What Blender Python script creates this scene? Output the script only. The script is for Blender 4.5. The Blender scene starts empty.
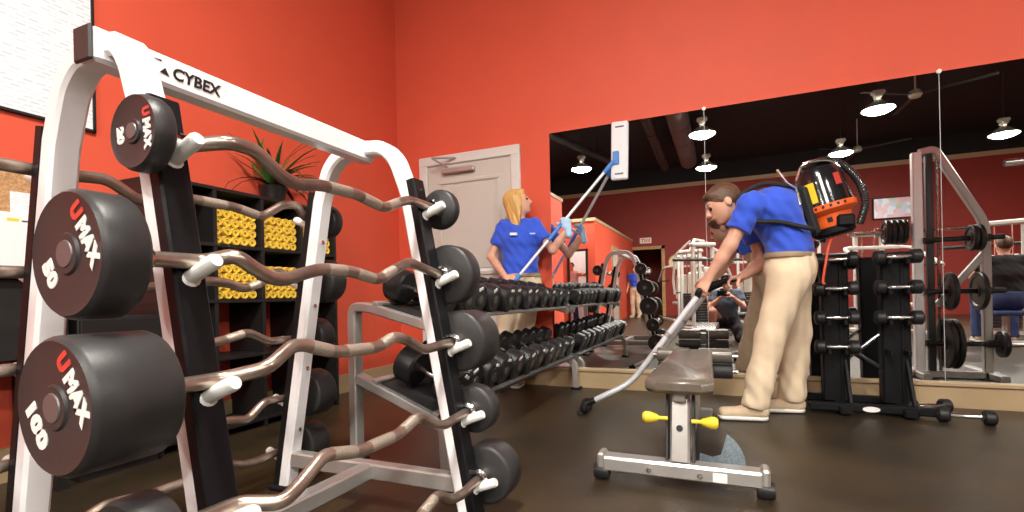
import bpy, bmesh, math, random
import numpy as np
from mathutils import Vector, Matrix
random.seed(7); np.random.seed(7)
S = bpy.context.scene; COL = S.collection
PI = math.pi
# ---------------------------------------------------------------- camera
CAMH = .77; FPX = 490.; YAW = math.radians(23.2); ROLL = math.radians(1.2); PPX, PPY = 512., 297.
cam = bpy.data.cameras.new('camera'); camo = bpy.data.objects.new('camera', cam); COL.objects.link(camo)
cam.sensor_fit = 'HORIZONTAL'; cam.sensor_width = 36; cam.lens = FPX/1024*36
cam.shift_y = (PPY-256)/1024; cam.clip_start = .02; cam.clip_end = 100
camo.matrix_world = (Matrix.Translation((0, 0, CAMH)) @ Matrix.Rotation(YAW, 4, 'Z')
                     @ Matrix.Rotation(PI/2, 4, 'X') @ Matrix.Rotation(-ROLL, 4, 'Z'))
S.camera = camo
# ---------------------------------------------------------------- world, view
w = bpy.data.worlds.new('world'); S.world = w; w.use_nodes = True
w.node_tree.nodes['Background'].inputs[0].default_value = (.9, .92, 1, 1)
w.node_tree.nodes['Background'].inputs[1].default_value = .3
vs = S.view_settings; vs.view_transform = 'Standard'; vs.look = 'None'; vs.gamma = 1; vs.exposure = -.53
vs.use_curve_mapping = False
LAMP_L = 495.       # radiance of the glowing lamp bowls
# pendant lamps of the hall stand on one grid (those nearest the mirror hang above the frame)
LAMPS = [(-3.15, -3.86), (-.3, -2.38), (-.3, -5.2), (2.57, -2.37), (2.57, -5.3), (5.4, -5.25),
         (-.3, .45), (5.4, -2.37), (5.4, .45)]
LAMPZ = 3.9
# ---------------------------------------------------------------- pixels to points
s_, c_ = math.sin(YAW), math.cos(YAW); sr_, cr_ = math.sin(ROLL), math.cos(ROLL)
D = 4.03                                  # mirror wall
def ray(u, v):
    dx, dy = u-PPX, v-PPY
    a = (dx*cr_-dy*sr_)/FPX; b = (-dx*sr_-dy*cr_)/FPX
    return np.array([c_*a-s_, s_*a+c_, b])
O = np.array([0, 0, CAMH])
def P(u, v, X=None, Y=None, Z=None):
    r = ray(u, v)
    t = X/r[0] if X is not None else Y/r[1] if Y is not None else (Z-CAMH)/r[2]
    return O+r*t
def PL(u, v, n, d):
    r = ray(u, v); n = np.array(n, float); return O+r*((d-n@O)/(n@r))
def PR(u, v, Yp):                         # a point seen in the mirror, at mirrored depth Yp
    p = P(u, v, Y=Yp); return np.array([p[0], 2*D-p[1], p[2]])
def A(*x): return np.array(x, float)
def nrm(v): v = np.array(v, float); return v/np.linalg.norm(v)
# ---------------------------------------------------------------- materials
MT = {}
def mat(name, col, rough=.5, metal=0, spec=.5, noise=0, nscale=20, bump=0, bscale=80, emit=0, trans=0, coat=0, col2=None, alpha=None, sheen=0, stretch=None):
    m = bpy.data.materials.new(name); m.use_nodes = True; nt = m.node_tree; b = nt.nodes['Principled BSDF']
    def setc(i, v): b.inputs[i].default_value = v
    setc('Base Color', (*col, 1)); setc('Roughness', rough); setc('Metallic', metal); setc('Specular IOR Level', spec)
    if coat: setc('Coat Weight', coat); setc('Coat Roughness', .15)
    if sheen: setc('Sheen Weight', sheen)
    if trans: setc('Transmission Weight', trans)
    if emit: setc('Emission Color', (*col, 1)); setc('Emission Strength', emit)
    tc = None
    if noise or bump or col2:
        tc = nt.nodes.new('ShaderNodeTexCoord'); vec = tc.outputs['Object']
        if stretch:
            mpn = nt.nodes.new('ShaderNodeMapping'); mpn.inputs['Scale'].default_value = stretch; nt.links.new(vec, mpn.inputs['Vector']); vec = mpn.outputs[0]
    if noise or col2:
        n = nt.nodes.new('ShaderNodeTexNoise'); n.inputs['Scale'].default_value = nscale; n.inputs['Detail'].default_value = 5
        nt.links.new(vec, n.inputs['Vector'])
        r = nt.nodes.new('ShaderNodeValToRGB'); r.color_ramp.elements[0].position = .3; r.color_ramp.elements[1].position = .7
        a = col; c2 = col2 or tuple(min(1, c*(1+noise)) for c in col)
        if not col2: a = tuple(c*(1-noise) for c in col)
        r.color_ramp.elements[0].color = (*a, 1); r.color_ramp.elements[1].color = (*c2, 1)
        nt.links.new(n.outputs['Fac'], r.inputs['Fac']); nt.links.new(r.outputs['Color'], b.inputs['Base Color'])
        mr = nt.nodes.new('ShaderNodeMapRange'); mr.inputs['To Min'].default_value = max(0, rough-.06); mr.inputs['To Max'].default_value = min(1, rough+.08)
        nt.links.new(n.outputs['Fac'], mr.inputs['Value']); nt.links.new(mr.outputs['Result'], b.inputs['Roughness'])
    if bump:
        n2 = nt.nodes.new('ShaderNodeTexNoise'); n2.inputs['Scale'].default_value = bscale; n2.inputs['Detail'].default_value = 4
        nt.links.new(vec, n2.inputs['Vector'])
        bp = nt.nodes.new('ShaderNodeBump'); bp.inputs['Strength'].default_value = bump; bp.inputs['Distance'].default_value = .01
        nt.links.new(n2.outputs['Fac'], bp.inputs['Height']); nt.links.new(bp.outputs['Normal'], b.inputs['Normal'])
    MT[name] = m; return m
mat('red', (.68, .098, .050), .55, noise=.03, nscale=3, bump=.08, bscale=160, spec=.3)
mat('red_dim', (.25, .030, .021), .55, noise=.04, nscale=3, bump=.08, bscale=160, spec=.3)  # the red wall paint again, darkened in colour to stand for weaker light
mat('cream', (.43, .31, .175), .5, noise=.03, nscale=4)
mat('floor', (.040, .028, .016), .34, noise=.3, nscale=300, bump=.25, bscale=220, spec=.45)
nt = MT['floor'].node_tree; b = nt.nodes['Principled BSDF']; old = b.inputs['Base Color'].links[0].from_socket
tc = nt.nodes.new('ShaderNodeTexCoord'); n = nt.nodes.new('ShaderNodeTexNoise'); n.inputs['Scale'].default_value = 2.2; n.inputs['Detail'].default_value = 3
nt.links.new(tc.outputs['Object'], n.inputs['Vector']); r = nt.nodes.new('ShaderNodeValToRGB'); r.color_ramp.elements[0].position = .38; r.color_ramp.elements[1].position = .66
r.color_ramp.elements[0].color = (.62, .62, .60, 1); r.color_ramp.elements[1].color = (1.25, 1.2, 1.0, 1); nt.links.new(n.outputs['Fac'], r.inputs['Fac'])
mx = nt.nodes.new('ShaderNodeMix'); mx.data_type = 'RGBA'; mx.blend_type = 'MULTIPLY'; mx.inputs[0].default_value = 1
nt.links.new(old, mx.inputs[6]); nt.links.new(r.outputs['Color'], mx.inputs[7]); nt.links.new(mx.outputs[2], b.inputs['Base Color'])
mat('ceiling', (.006, .006, .006), .8)
mat('mirror', (.86, .88, .87), 0, metal=1)
mat('seam', (.45, .45, .43), .4)
mat('door', (.56, .52, .47), .5, noise=.02, nscale=5)
mat('doorframe', (.66, .64, .60), .45)
mat('whitepaint', (.80, .81, .82), .28, coat=.3)
mat('silver', (.46, .445, .42), .3, metal=.6, noise=.05, nscale=8)
mat('chrome', (.75, .74, .72), .16, metal=1)
mat('ezbar', (.23, .17, .14), .3, metal=.85, col2=(.50, .42, .35), nscale=14)
mat('ezgrip', (.52, .46, .38), .36, metal=.75, noise=.2, nscale=300, bump=.35, bscale=700)
mat('blackplastic', (.008, .008, .009), .45, spec=.15, bump=.05, bscale=300)
mat('rubber', (.011, .011, .0115), .4, noise=.15, nscale=40, bump=.06, bscale=260)
mat('urethane', (.028, .027, .027), .42, spec=.35, noise=.15, nscale=9, bump=.04, bscale=200)
mat('urethane_face', (.034, .032, .031), .5, noise=.15, nscale=30, bump=.05, bscale=300)
mat('peg', (.74, .76, .72), .35)
mat('steelhub', (.16, .16, .16), .45, metal=.6)
mat('inkred', (.55, .05, .035), .5); mat('inkwhite', (.80, .79, .76), .5); mat('inkblack', (.006, .006, .006), .5)
mat('blackwood', (.010, .009, .009), .5)
mat('towel', (.85, .56, .03), .9, bump=.5, bscale=300, sheen=.3)
mat('towelcore', (.30, .15, .01), .95)
mat('leaf', (.05, .16, .03), .45, noise=.3, nscale=12); mat('leafdry', (.09, .03, .025), .6)
mat('pot', (.012, .010, .010), .4)
mat('cork', (.50, .28, .13), .9, noise=.35, nscale=90, bump=.4, bscale=150)
mat('paper', (.82, .82, .82), .7)
mat('skin', (.66, .36, .25), .5, noise=.05, nscale=25); mat('skin2', (.62, .33, .23), .5, noise=.05, nscale=25)
mat('blue', (.026, .088, .62), .8, noise=.06, nscale=10, bump=.12, bscale=500, sheen=.2)
mat('khaki', (.70, .56, .39), .85, noise=.05, nscale=12, bump=.12, bscale=420)
mat('beltm', (.30, .22, .13), .6)
mat('hairblond', (.66, .40, .13), .45, noise=.25, nscale=60, bump=.25, bscale=90, stretch=(1, 1, .08))
mat('hairbrown', (.10, .05, .025), .5, noise=.35, nscale=80, bump=.3, bscale=120, stretch=(.25, 1, 1))
mat('hairblack', (.012, .010, .009), .55, bump=.4, bscale=150)
mat('eye', (.02, .015, .012), .15); mat('brow', (.14, .07, .03), .8); mat('lip', (.50, .17, .14), .45)
mat('shoe', (.55, .43, .29), .75, noise=.06, nscale=30, bump=.1, bscale=300); mat('sole', (.78, .76, .72), .6)
mat('glove', (.38, .58, .80), .55); mat('polewhite', (.74, .77, .80), .3, metal=.3); mat('poleblue', (.05, .22, .62), .35)
mat('moppad', (.84, .86, .88), .9, bump=.3, bscale=250)
mat('orange', (.85, .13, .02), .38, coat=.3); mat('yellow', (.86, .62, .03), .45); mat('vacblack', (.012, .012, .013), .14, coat=.6)
mat('cordred', (.6, .07, .03), .45); mat('strap', (.012, .012, .012), .8)
mat('pad', (.12, .10, .08), .22, noise=.1, nscale=30, bump=.1, bscale=200, coat=.3)
mat('foam', (.02, .02, .02), .6)
mat('plateblue', (.24, .30, .34), .4, metal=.4, noise=.3, nscale=120)
mat('iron', (.03, .03, .03), .35, metal=.4)
mat('machine', (.50, .48, .44), .35, coat=.2); mat('cushion', (.55, .50, .42), .5); mat('cushionblack', (.015, .015, .015), .45)
mat('darkcloth', (.016, .016, .018), .9); mat('greyblue', (.10, .13, .18), .85); mat('whitecloth', (.75, .75, .75), .85); mat('jeans', (.03, .05, .14), .85)
mat('woodframe', (.42, .24, .09), .5, noise=.2, nscale=12)
mat('galv', (.55, .57, .48), .4, metal=.5); mat('duct', (.16, .16, .155), .4, metal=.6); mat('ductdark', (.03, .03, .03), .5, metal=.3)
mat('lampglow', (1, .94, .86), emit=LAMP_L); mat('fillglow', (1, .94, .86), emit=40); mat('lampglass', (.30, .30, .27), .25, metal=.5)
mat('signwhite', (.85, .80, .70), .5); mat('clockface', (.80, .68, .42), .5)
mat('roomlight', (.9, .85, .75), emit=.7)
# poster print: rows of dashes on white
def print_mat(name, rows, cols, ink, thr=.5):
    m = bpy.data.materials.new(name); m.use_nodes = True; nt = m.node_tree; b = nt.nodes['Principled BSDF']
    b.inputs['Roughness'].default_value = .35
    tc = nt.nodes.new('ShaderNodeTexCoord'); br = nt.nodes.new('ShaderNodeTexBrick')
    mp = nt.nodes.new('ShaderNodeMapping'); mp.inputs['Rotation'].default_value = (0, 0, 0)
    sep = nt.nodes.new('ShaderNodeSeparateXYZ'); cmb = nt.nodes.new('ShaderNodeCombineXYZ')
    nt.links.new(tc.outputs['Object'], sep.inputs[0])
    nt.links.new(sep.outputs['Y'], cmb.inputs['X']); nt.links.new(sep.outputs['Z'], cmb.inputs['Y'])
    nt.links.new(cmb.outputs[0], br.inputs['Vector'])
    br.inputs['Scale'].default_value = rows; br.inputs['Brick Width'].default_value = 1.2; br.inputs['Row Height'].default_value = .5
    br.inputs['Mortar Size'].default_value = .17; br.inputs['Mortar Smooth'].default_value = .2
    br.inputs['Color1'].default_value = (*ink, 1); br.inputs['Color2'].default_value = (.80, .82, .85, 1); br.inputs['Mortar'].default_value = (.84, .86, .88, 1)
    br.inputs['Bias'].default_value = thr
    nt.links.new(br.outputs['Color'], b.inputs['Base Color']); MT[name] = m
print_mat('posterprint', 26, 6, (.55, .60, .66), 0.0)
print_mat('paperprint', 60, 6, (.45, .50, .60), .3)
# tv picture
m = mat('tvscreen', (.5, .5, .5), .3); nt = m.node_tree; b = nt.nodes['Principled BSDF']
tc = nt.nodes.new('ShaderNodeTexCoord'); n = nt.nodes.new('ShaderNodeTexVoronoi'); n.inputs['Scale'].default_value = 7
nt.links.new(tc.outputs['Object'], n.inputs['Vector']); rp = nt.nodes.new('ShaderNodeValToRGB'); e = rp.color_ramp.elements
sp = nt.nodes.new('ShaderNodeSeparateColor'); nt.links.new(n.outputs['Color'], sp.inputs[0]); nt.links.new(sp.outputs[0], rp.inputs['Fac'])
rp.color_ramp.interpolation = 'CONSTANT'; e[0].color = (.7, .09, .16, 1); e[1].position = .75; e[1].color = (.25, .45, .7, 1)
for p, c in ((.3, (.75, .75, .78, 1)), (.5, (.75, .25, .35, 1)), (.9, (.2, .35, .1, 1))):
    q = e.new(p); q.color = c
nt.links.new(rp.outputs['Color'], b.inputs['Emission Color']); b.inputs['Emission Strength'].default_value = .55
# ---------------------------------------------------------------- mesh helpers
class M:
    def __init__(s): s.v = []; s.f = []
    def add(s, V, F):
        o = len(s.v); s.v += [tuple(map(float, p)) for p in V]; s.f += [tuple(i+o for i in q) for q in F]; return s
    def box(s, lo, hi, r=0):
        lo = np.minimum(lo, hi).astype(float) if True else lo; hi2 = np.maximum(lo, hi)
        c = (lo+hi2)/2; return s.cbox(c, hi2-lo, r)
    def cbox(s, c, sz, r=0, R=None):
        c = np.array(c, float); h = np.array(sz, float)/2; r = min(r, .49*min(h)*2)
        ax = np.eye(3) if R is None else np.array([nrm(a) for a in R])
        V = []; F = []
        if r <= 0:
            for x in (-1, 1):
                for y in (-1, 1):
                    for z in (-1, 1): V.append(c+(A(x, y, z)*h)@ax)
            F = [(0, 1, 3, 2), (4, 6, 7, 5), (0, 4, 5, 1), (2, 3, 7, 6), (0, 2, 6, 4), (1, 5, 7, 3)]
            return s.add(V, F)
        idx = {}
        for x in (-1, 1):
            for y in (-1, 1):
                for z in (-1, 1):
                    for k in range(3):
                        p = A(x, y, z)*(h-r); p[k] += A(x, y, z)[k]*r
                        idx[(x, y, z, k)] = len(V); V.append(c+p@ax)
        for k in range(3):
            i, j = (k+1) % 3, (k+2) % 3
            for sg in (-1, 1):
                q = []
                for (a, b_) in ((-1, -1), (1, -1), (1, 1), (-1, 1)):
                    t = [0, 0, 0]; t[k] = sg; t[i] = a; t[j] = b_; q.append(idx[(*t, k)])
                F.append(tuple(q if sg > 0 else q[::-1]))
            for a in (-1, 1):
                for b_ in (-1, 1):   # edges along axis k
                    t0 = [0, 0, 0]; t1 = [0, 0, 0]; t0[k] = -1; t1[k] = 1
                    for t in (t0, t1): t[i] = a; t[j] = b_
                    q = [idx[(*t0, i)], idx[(*t1, i)], idx[(*t1, j)], idx[(*t0, j)]]
                    F.append(tuple(q if a*b_ < 0 else q[::-1]))
        for x in (-1, 1):
            for y in (-1, 1):
                for z in (-1, 1):
                    q = [idx[(x, y, z, k)] for k in range(3)]
                    F.append(tuple(q if x*y*z > 0 else q[::-1]))
        return s.add(V, F)
    def tube(s, path, r, n=10, closed=False, caps=True, up=None):
        pts = [np.array(p, float) for p in path]; N = len(pts)
        rr = r if hasattr(r, '__len__') else [r]*N
        T = []
        for i in range(N):
            a = pts[(i-1) % N] if (i > 0 or closed) else pts[0]; b_ = pts[(i+1) % N] if (i < N-1 or closed) else pts[-1]
            T.append(nrm(b_-a))
        u = np.cross(T[0], up if up is not None else ([0, 0, 1] if abs(T[0][2]) < .9 else [1, 0, 0])); u = nrm(u)
        V = []; F = []
        for i in range(N):
            u = nrm(u-T[i]*(u@T[i])); w_ = np.cross(T[i], u)
            for k in range(n):
                a = 2*PI*k/n; V.append(pts[i]+rr[i]*(math.cos(a)*u+math.sin(a)*w_))
        for i in range(N if closed else N-1):
            j = (i+1) % N
            for k in range(n):
                l = (k+1) % n; F.append((i*n+k, i*n+l, j*n+l, j*n+k))
        if caps and not closed:
            F.append(tuple(range(n))[::-1]); F.append(tuple((N-1)*n+k for k in range(n)))
        return s.add(V, F)
    def cyl(s, a, b_, r0, r1=None, n=16): return s.tube([a, b_], [r0, r0 if r1 is None else r1], n)
    def sweep(s, path, wd, ht, side, r=.006):        # rectangular tube; side = constant width axis
        pts = [np.array(p, float) for p in path]; N = len(pts); sd = nrm(side); V = []; F = []
        pr = [(-1, -1, 1, 0), (1, -1, -1, 0), (1, -1, 0, 1), (1, 1, 0, -1), (1, 1, -1, 0), (-1, 1, 1, 0), (-1, 1, 0, -1), (-1, -1, 0, 1)]
        for i in range(N):
            t = nrm(pts[min(i+1, N-1)]-pts[max(i-1, 0)])
            if 0 < i < N-1:
                t0 = nrm(pts[i]-pts[i-1]); t1 = nrm(pts[i+1]-pts[i]); t = nrm(t0+t1); k = 1/max(.5, t@t0)
            else: k = 1
            nv = nrm(np.cross(sd, t))
            for a, b_, da, db in pr: V.append(pts[i]+sd*(a*wd/2+da*r)+nv*(b_*ht/2+db*r)*k)
        n = 8
        for i in range(N-1):
            for k in range(n):
                l = (k+1) % n; F.append((i*n+k, i*n+l, (i+1)*n+l, (i+1)*n+k))
        F.append(tuple(range(n))[::-1]); F.append(tuple((N-1)*n+k for k in range(n)))
        return s.add(V, F)
    def lathe(s, prof, o, ax, n=24):                 # prof: (radius, along)
        ax = nrm(ax); u = nrm(np.cross(ax, [0, 0, 1] if abs(ax[2]) < .9 else [1, 0, 0])); w_ = np.cross(ax, u); o = np.array(o, float)
        V = []; F = []; rows = []
        for r, h in prof:
            if r < 1e-6: rows.append([len(V)]); V.append(o+ax*h)
            else:
                rows.append(list(range(len(V), len(V)+n)))
                for k in range(n): V.append(o+ax*h+r*(math.cos(2*PI*k/n)*u+math.sin(2*PI*k/n)*w_))
        for a, b_ in zip(rows, rows[1:]):
            for k in range(n):
                l = (k+1) % n
                if len(a) == 1 and len(b_) == 1: continue
                if len(a) == 1: F.append((a[0], b_[l], b_[k]))
                elif len(b_) == 1: F.append((a[k], a[l], b_[0]))
                else: F.append((a[k], a[l], b_[l], b_[k]))
        return s.add(V, F)
    def prism(s, poly, ext):                         # 3D polygon extruded by vector
        n = len(poly); e_ = np.array(ext, float); V = [np.array(p, float) for p in poly]; V += [p+e_ for p in V]
        F = [tuple(range(n))[::-1], tuple(range(n, 2*n))]+[(i, (i+1) % n, n+(i+1) % n, n+i) for i in range(n)]
        return s.add(V, F)
    def ball(s, c, r, n=12, m=8):
        r = np.array(r if hasattr(r, '__len__') else [r]*3, float); c = np.array(c, float); V = []; F = []; rows = []
        for i in range(m+1):
            th = PI*i/m
            if i in (0, m): rows.append([len(V)]); V.append(c+r*A(0, 0, math.cos(th)))
            else:
                rows.append(list(range(len(V), len(V)+n)))
                for k in range(n): V.append(c+r*A(math.sin(th)*math.cos(2*PI*k/n), math.sin(th)*math.sin(2*PI*k/n), math.cos(th)))
        for a, b_ in zip(rows, rows[1:]):
            for k in range(n):
                l = (k+1) % n
                if len(a) == 1: F.append((a[0], b_[k], b_[l]))
                elif len(b_) == 1: F.append((a[k], b_[0], a[l]))
                else: F.append((a[k], b_[k], b_[l], a[l]))
        return s.add(V, F)
def curve(pts, n=6):                                  # Catmull-Rom through points
    p = [np.array(q, float) for q in pts]; p = [2*p[0]-p[1]]+p+[2*p[-1]-p[-2]]; out = []
    for i in range(1, len(p)-2):
        for k in range(n):
            t = k/n; out.append(.5*((2*p[i])+(-p[i-1]+p[i+1])*t+(2*p[i-1]-5*p[i]+4*p[i+1]-p[i+2])*t*t+(-p[i-1]+3*p[i]-3*p[i+1]+p[i+2])*t**3))
    out.append(p[-2]); return out
def rounded(pts, r, n=5):                             # polyline with rounded corners
    p = [np.array(q, float) for q in pts]; out = [p[0]]
    for i in range(1, len(p)-1):
        a, b_, c = p[i-1], p[i], p[i+1]; d0 = np.linalg.norm(a-b_); d1 = np.linalg.norm(c-b_); q = min(r, d0*.49, d1*.49)
        s0 = b_+(a-b_)/d0*q; s1 = b_+(c-b_)/d1*q
        for k in range(n+1):
            t = k/n; out.append((1-t)**2*s0+2*t*(1-t)*b_+t*t*s1)
    out.append(p[-1]); return out
def mesh_of(m, name, sharp=35):
    me = bpy.data.meshes.new(name); me.from_pydata(m.v, [], m.f)
    bm = bmesh.new(); bm.from_mesh(me); bmesh.ops.recalc_face_normals(bm, faces=bm.faces); bm.to_mesh(me); bm.free()
    me.polygons.foreach_set('use_smooth', [True]*len(me.polygons))
    if sharp: me.set_sharp_from_angle(angle=math.radians(sharp))
    return me
def part(name, m, material, parent=None, sharp=35, label=None):
    me = m if isinstance(m, bpy.types.Mesh) else mesh_of(m, name, sharp)
    if material and not len(me.materials): me.materials.append(MT[material])
    o = bpy.data.objects.new(name, me); COL.objects.link(o)
    if parent is not None: o.parent = parent
    if label: o['label'] = label
    return o
def tag(o, label, cat, group=None, kind=None):
    o['label'] = label; o['category'] = cat
    if group: o['group'] = group
    if kind: o['kind'] = kind
    return o
def thing(name, label, cat, loc=(0, 0, 0), rot=(0, 0, 0), group=None):
    o = bpy.data.objects.new(name, None); COL.objects.link(o); o.empty_display_size = .05
    o.location = tuple(map(float, loc)); o.rotation_euler = rot
    return tag(o, label, cat, group)
def struct(name, m, material, label=None, parent=None, cat=None):
    o = part(name, m, material, parent)
    if parent is None: o['kind'] = 'structure'; o['label'] = label; o['category'] = cat or name.split('_')[0]
    return o
def dup(o, parent=None):
    c = o.copy(); COL.objects.link(c); c.parent = parent
    for ch in [x for x in KIDS.get(o.name, [])]: dup(ch, c)
    return c
KIDS = {}
def reg(o):
    KIDS.clear()
    for x in bpy.data.objects:
        if x.parent: KIDS.setdefault(x.parent.name, []).append(x)
def B(lo, hi, r=0): return M().box(A(*lo), A(*hi), r)
def ordinal(i): return ['first', 'second', 'third', 'fourth', 'fifth', 'sixth', 'seventh', 'eighth', 'ninth', 'tenth', 'eleventh', 'twelfth', 'thirteenth', 'fourteenth', 'fifteenth'][i]
def text(name, s, material, parent, o, ax, ay, width=None, height=None, ext=.0008, bold=0, shear=0):
    cu = bpy.data.curves.new(name, 'FONT'); cu.body = s; cu.align_x = 'CENTER'; cu.align_y = 'CENTER'; cu.extrude = .01; cu.offset = bold; cu.shear = shear; cu.resolution_u = 3
    t = bpy.data.objects.new(name, cu); COL.objects.link(t); dg = bpy.context.evaluated_depsgraph_get()
    me = bpy.data.meshes.new_from_object(t.evaluated_get(dg)); bpy.data.objects.remove(t); bpy.data.curves.remove(cu)
    co = np.array([v.co for v in me.vertices]); lo, hi = co.min(0), co.max(0); co -= (lo+hi)/2
    kx = (width/(hi[0]-lo[0])) if width else height/(hi[1]-lo[1]); ky = (height/(hi[1]-lo[1])) if height else kx
    ax, ay = nrm(ax), nrm(ay); az = np.cross(ax, ay)
    W = np.array(o, float)+np.outer(co[:, 0]*kx, ax)+np.outer(co[:, 1]*ky, ay)+np.outer(co[:, 2]/.01*ext, az)
    me.vertices.foreach_set('co', W.ravel()); me.update(); me.materials.clear(); me.materials.append(MT[material])
    o = bpy.data.objects.new(name, me); COL.objects.link(o); o.parent = parent; return o
# ---------------------------------------------------------------- the room
XL = -2.93; XR = 9.5; YB = -9.94; ZC = 5.2; WT = 4.55
struct('floor', B((-6.2, YB-3, -.05), (XR, D, 0)), 'floor', 'dark brown speckled rubber gym floor')
struct('ceiling', B((-6.2, YB-3, ZC), (XR, D+.1, ZC+.05)), 'ceiling', 'black painted open ceiling')
wf = struct('wall_front', M().box(A(XL-.1, D, 0), A(-2.58, D+.12, ZC)).box(A(-1.69, D, 0), A(XR, D+.12, ZC)).box(A(-2.58, D, 2.04), A(-1.69, D+.12, ZC)), 'red', 'orange-red wall carrying the mirror and the door')
struct('wall_left', B((XL-.12, -.2, 0), (XL, D, ZC)), 'red', 'orange-red wall behind the barbell rack')
struct('wall_left_low', B((XL-.12, -1.43, 0), (XL, -.2, 2.66)), 'red', 'low end of the red left wall')
struct('trim_1', B((XL-.14, -1.45, 2.66), (XL+.02, -.2, 2.72)), 'cream', 'cream cap on the low end of the left wall')
struct('wall_far_left', B((-6.2, YB, 0), (-6.1, D, ZC)), 'red', 'red wall far to the left behind the low wall')
struct('wall_back', M().box(A(-1.88, YB-.12, 0), A(XR, YB, WT)).box(A(-6.2, YB-.12, 0), A(-3.02, YB, WT)).box(A(-3.02, YB-.12, 2.4), A(-1.88, YB, WT)), 'red_dim', 'red far wall, dimness put into its colour, with the exit door, seen in the mirror')
struct('wall_back_upper', B((-6.2, YB-.12, WT), (XR, YB, ZC)), 'ceiling', 'black band above the far wall')
struct('trim_2', B((-6.1, YB, WT-.09), (XR, YB+.05, WT+.04)), 'cream', 'cream crown moulding along the far wall')
struct('wall_right', B((XR, YB, 0), (XR+.1, D, ZC)), 'red_dim', 'red right wall, dimness put into its colour')
# office box seen in the mirror
YX = 2*D-12.26
bx = M().box(A(-6.1, YX-.12, 0), A(-3.62, YX, 2.66)).box(A(-3.16, YX-.12, 0), A(XL, YX, 2.66)).box(A(-3.62, YX-.12, 1.92), A(-3.16, YX, 2.66))
bx.box(A(XL-.12, YB, 0), A(XL, YX-.95, 2.66)).box(A(XL-.12, YX-.95, 0), A(XL, YX-.12, 2.66)); struct('wall_office', bx, 'red', 'low red office walls with a doorway, seen in the mirror')
struct('trim_3', M().box(A(-6.1, YX-.14, 2.66), A(XL+.02, YX+.02, 2.74)).box(A(XL-.14, YB, 2.66), A(XL+.02, YX-.14, 2.74)), 'cream', 'cream cap on the low office walls')
struct('door_3', M().box(A(-3.66, YX, 0), A(-3.60, YX+.02, 1.96)).box(A(-3.18, YX, 0), A(-3.12, YX+.02, 1.96)).box(A(-3.66, YX, 1.90), A(-3.12, YX+.02, 1.96)), 'hairblack', 'dark framed office doorway, seen in the mirror')
struct('wall_office_inside', B((-6.0, YX-2.2, 0), (XL-.12, YX-2.1, 2.6)), 'whitecloth', 'pale back wall inside the office')
struct('ceiling_office', B((-6.0, YX-2.1, 2.6), (XL-.12, YX-.12, 2.65)), 'whitecloth', 'pale ceiling inside the office')
d4 = struct('door_4', M().box(A(XL, YX-2.9, 0), A(XL+.03, YX-2.8, 2.1)).box(A(XL, YX-2.1, 0), A(XL+.03, YX-2.0, 2.1)).box(A(XL, YX-2.9, 2.1), A(XL+.03, YX-2.0, 2.2)), 'cream', 'cream framed side door in the low office wall')
struct('door_leaf', B((XL, YX-2.8, 0), (XL+.02, YX-2.1, 2.1)), 'door', parent=d4)
ol = thing('office_fill', 'fill light added under the office ceiling', 'lamp', (-4.0, YX-1.1, 2.52)); part('fill_panel', B((-.3, -.3, 0), (.3, .3, .06), .01), 'fillglow', ol)  # glowing panel added to brighten the office interior, no known fixture
# back door with wooden frame and dark corridor
d2 = struct('door_2', M().box(A(-3.08, YB, 0), A(-2.97, YB+.05, 2.47)).box(A(-1.93, YB, 0), A(-1.82, YB+.05, 2.47)).box(A(-3.08, YB, 2.36), A(-1.82, YB+.05, 2.47)), 'woodframe', 'wood framed exit doorway in the far wall')
struct('wall_corridor', M().box(A(-3.3, YB-2.4, 0), A(-1.6, YB-2.3, 2.6)).box(A(-3.35, YB-2.4, 0), A(-3.25, YB-.12, 2.6)).box(A(-1.65, YB-2.4, 0), A(-1.55, YB-.12, 2.6)).box(A(-3.3, YB-2.4, 2.6), A(-1.6, YB-.12, 2.65)), 'red_dim', 'dark corridor behind the exit doorway')
# baseboards
struct('baseboard_front', M().box(A(XL, D-.018, 0), A(-2.68, D, .13)).box(A(-1.61, D-.018, 0), A(-1.37, D, .13)), 'cream', 'cream baseboard beside the door')
struct('baseboard_left', B((XL, -1.43, 0), (XL+.018, D-.018, .15)), 'cream', 'cream baseboard along the left wall')
struct('baseboard_mirror', M().box(A(-1.37, D-.03, 0), A(XR, D, .135)).box(A(-1.37, D-.045, .135), A(XR, D, .163), .006), 'cream', 'wide cream baseboard and ledge under the mirror')
# door_1
dr = struct('door_1', B((-2.57, D-.012, .01), (-1.70, D+.03, 2.03)), 'door', 'pale grey panelled door in a white frame')
yf = D-.012
def panelframe(m, x0, x1, z0, z1, wd=.035):
    for (a0, a1, b0, b1) in ((x0, x1, z0, z0+wd), (x0, x1, z1-wd, z1), (x0, x0+wd, z0+wd, z1-wd), (x1-wd, x1, z0+wd, z1-wd)):
        m.box(A(a0, yf-.014, b0), A(a1, yf, b1), .005)
    m.box(A(x0+.06, yf-.009, z0+.06), A(x1-.06, yf, z1-.06), .006); return m
struct('door_panel', panelframe(M(), -2.46, -1.81, .98, 1.88), 'door', parent=dr)
struct('door_panel', panelframe(M(), -2.46, -1.81, .15, .86), 'door', parent=dr)
fr = M()
for x in (-2.66, -1.62): fr.sweep([(x+.04*(1 if x < -2 else -1), D-.012, 0), (x+.04*(1 if x < -2 else -1), D-.012, 2.08)], .09, .035, (1, 0, 0), .008)
fr.box(A(-2.665, D-.032, 2.03), A(-1.615, D+.01, 2.12), .008); struct('door_frame', fr, 'doorframe', parent=dr)
dc = M().box(A(-2.40, yf-.05, 1.935), A(-2.06, yf, 1.985), .008); cl = struct('door_closer', dc, 'silver', parent=dr)
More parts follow.
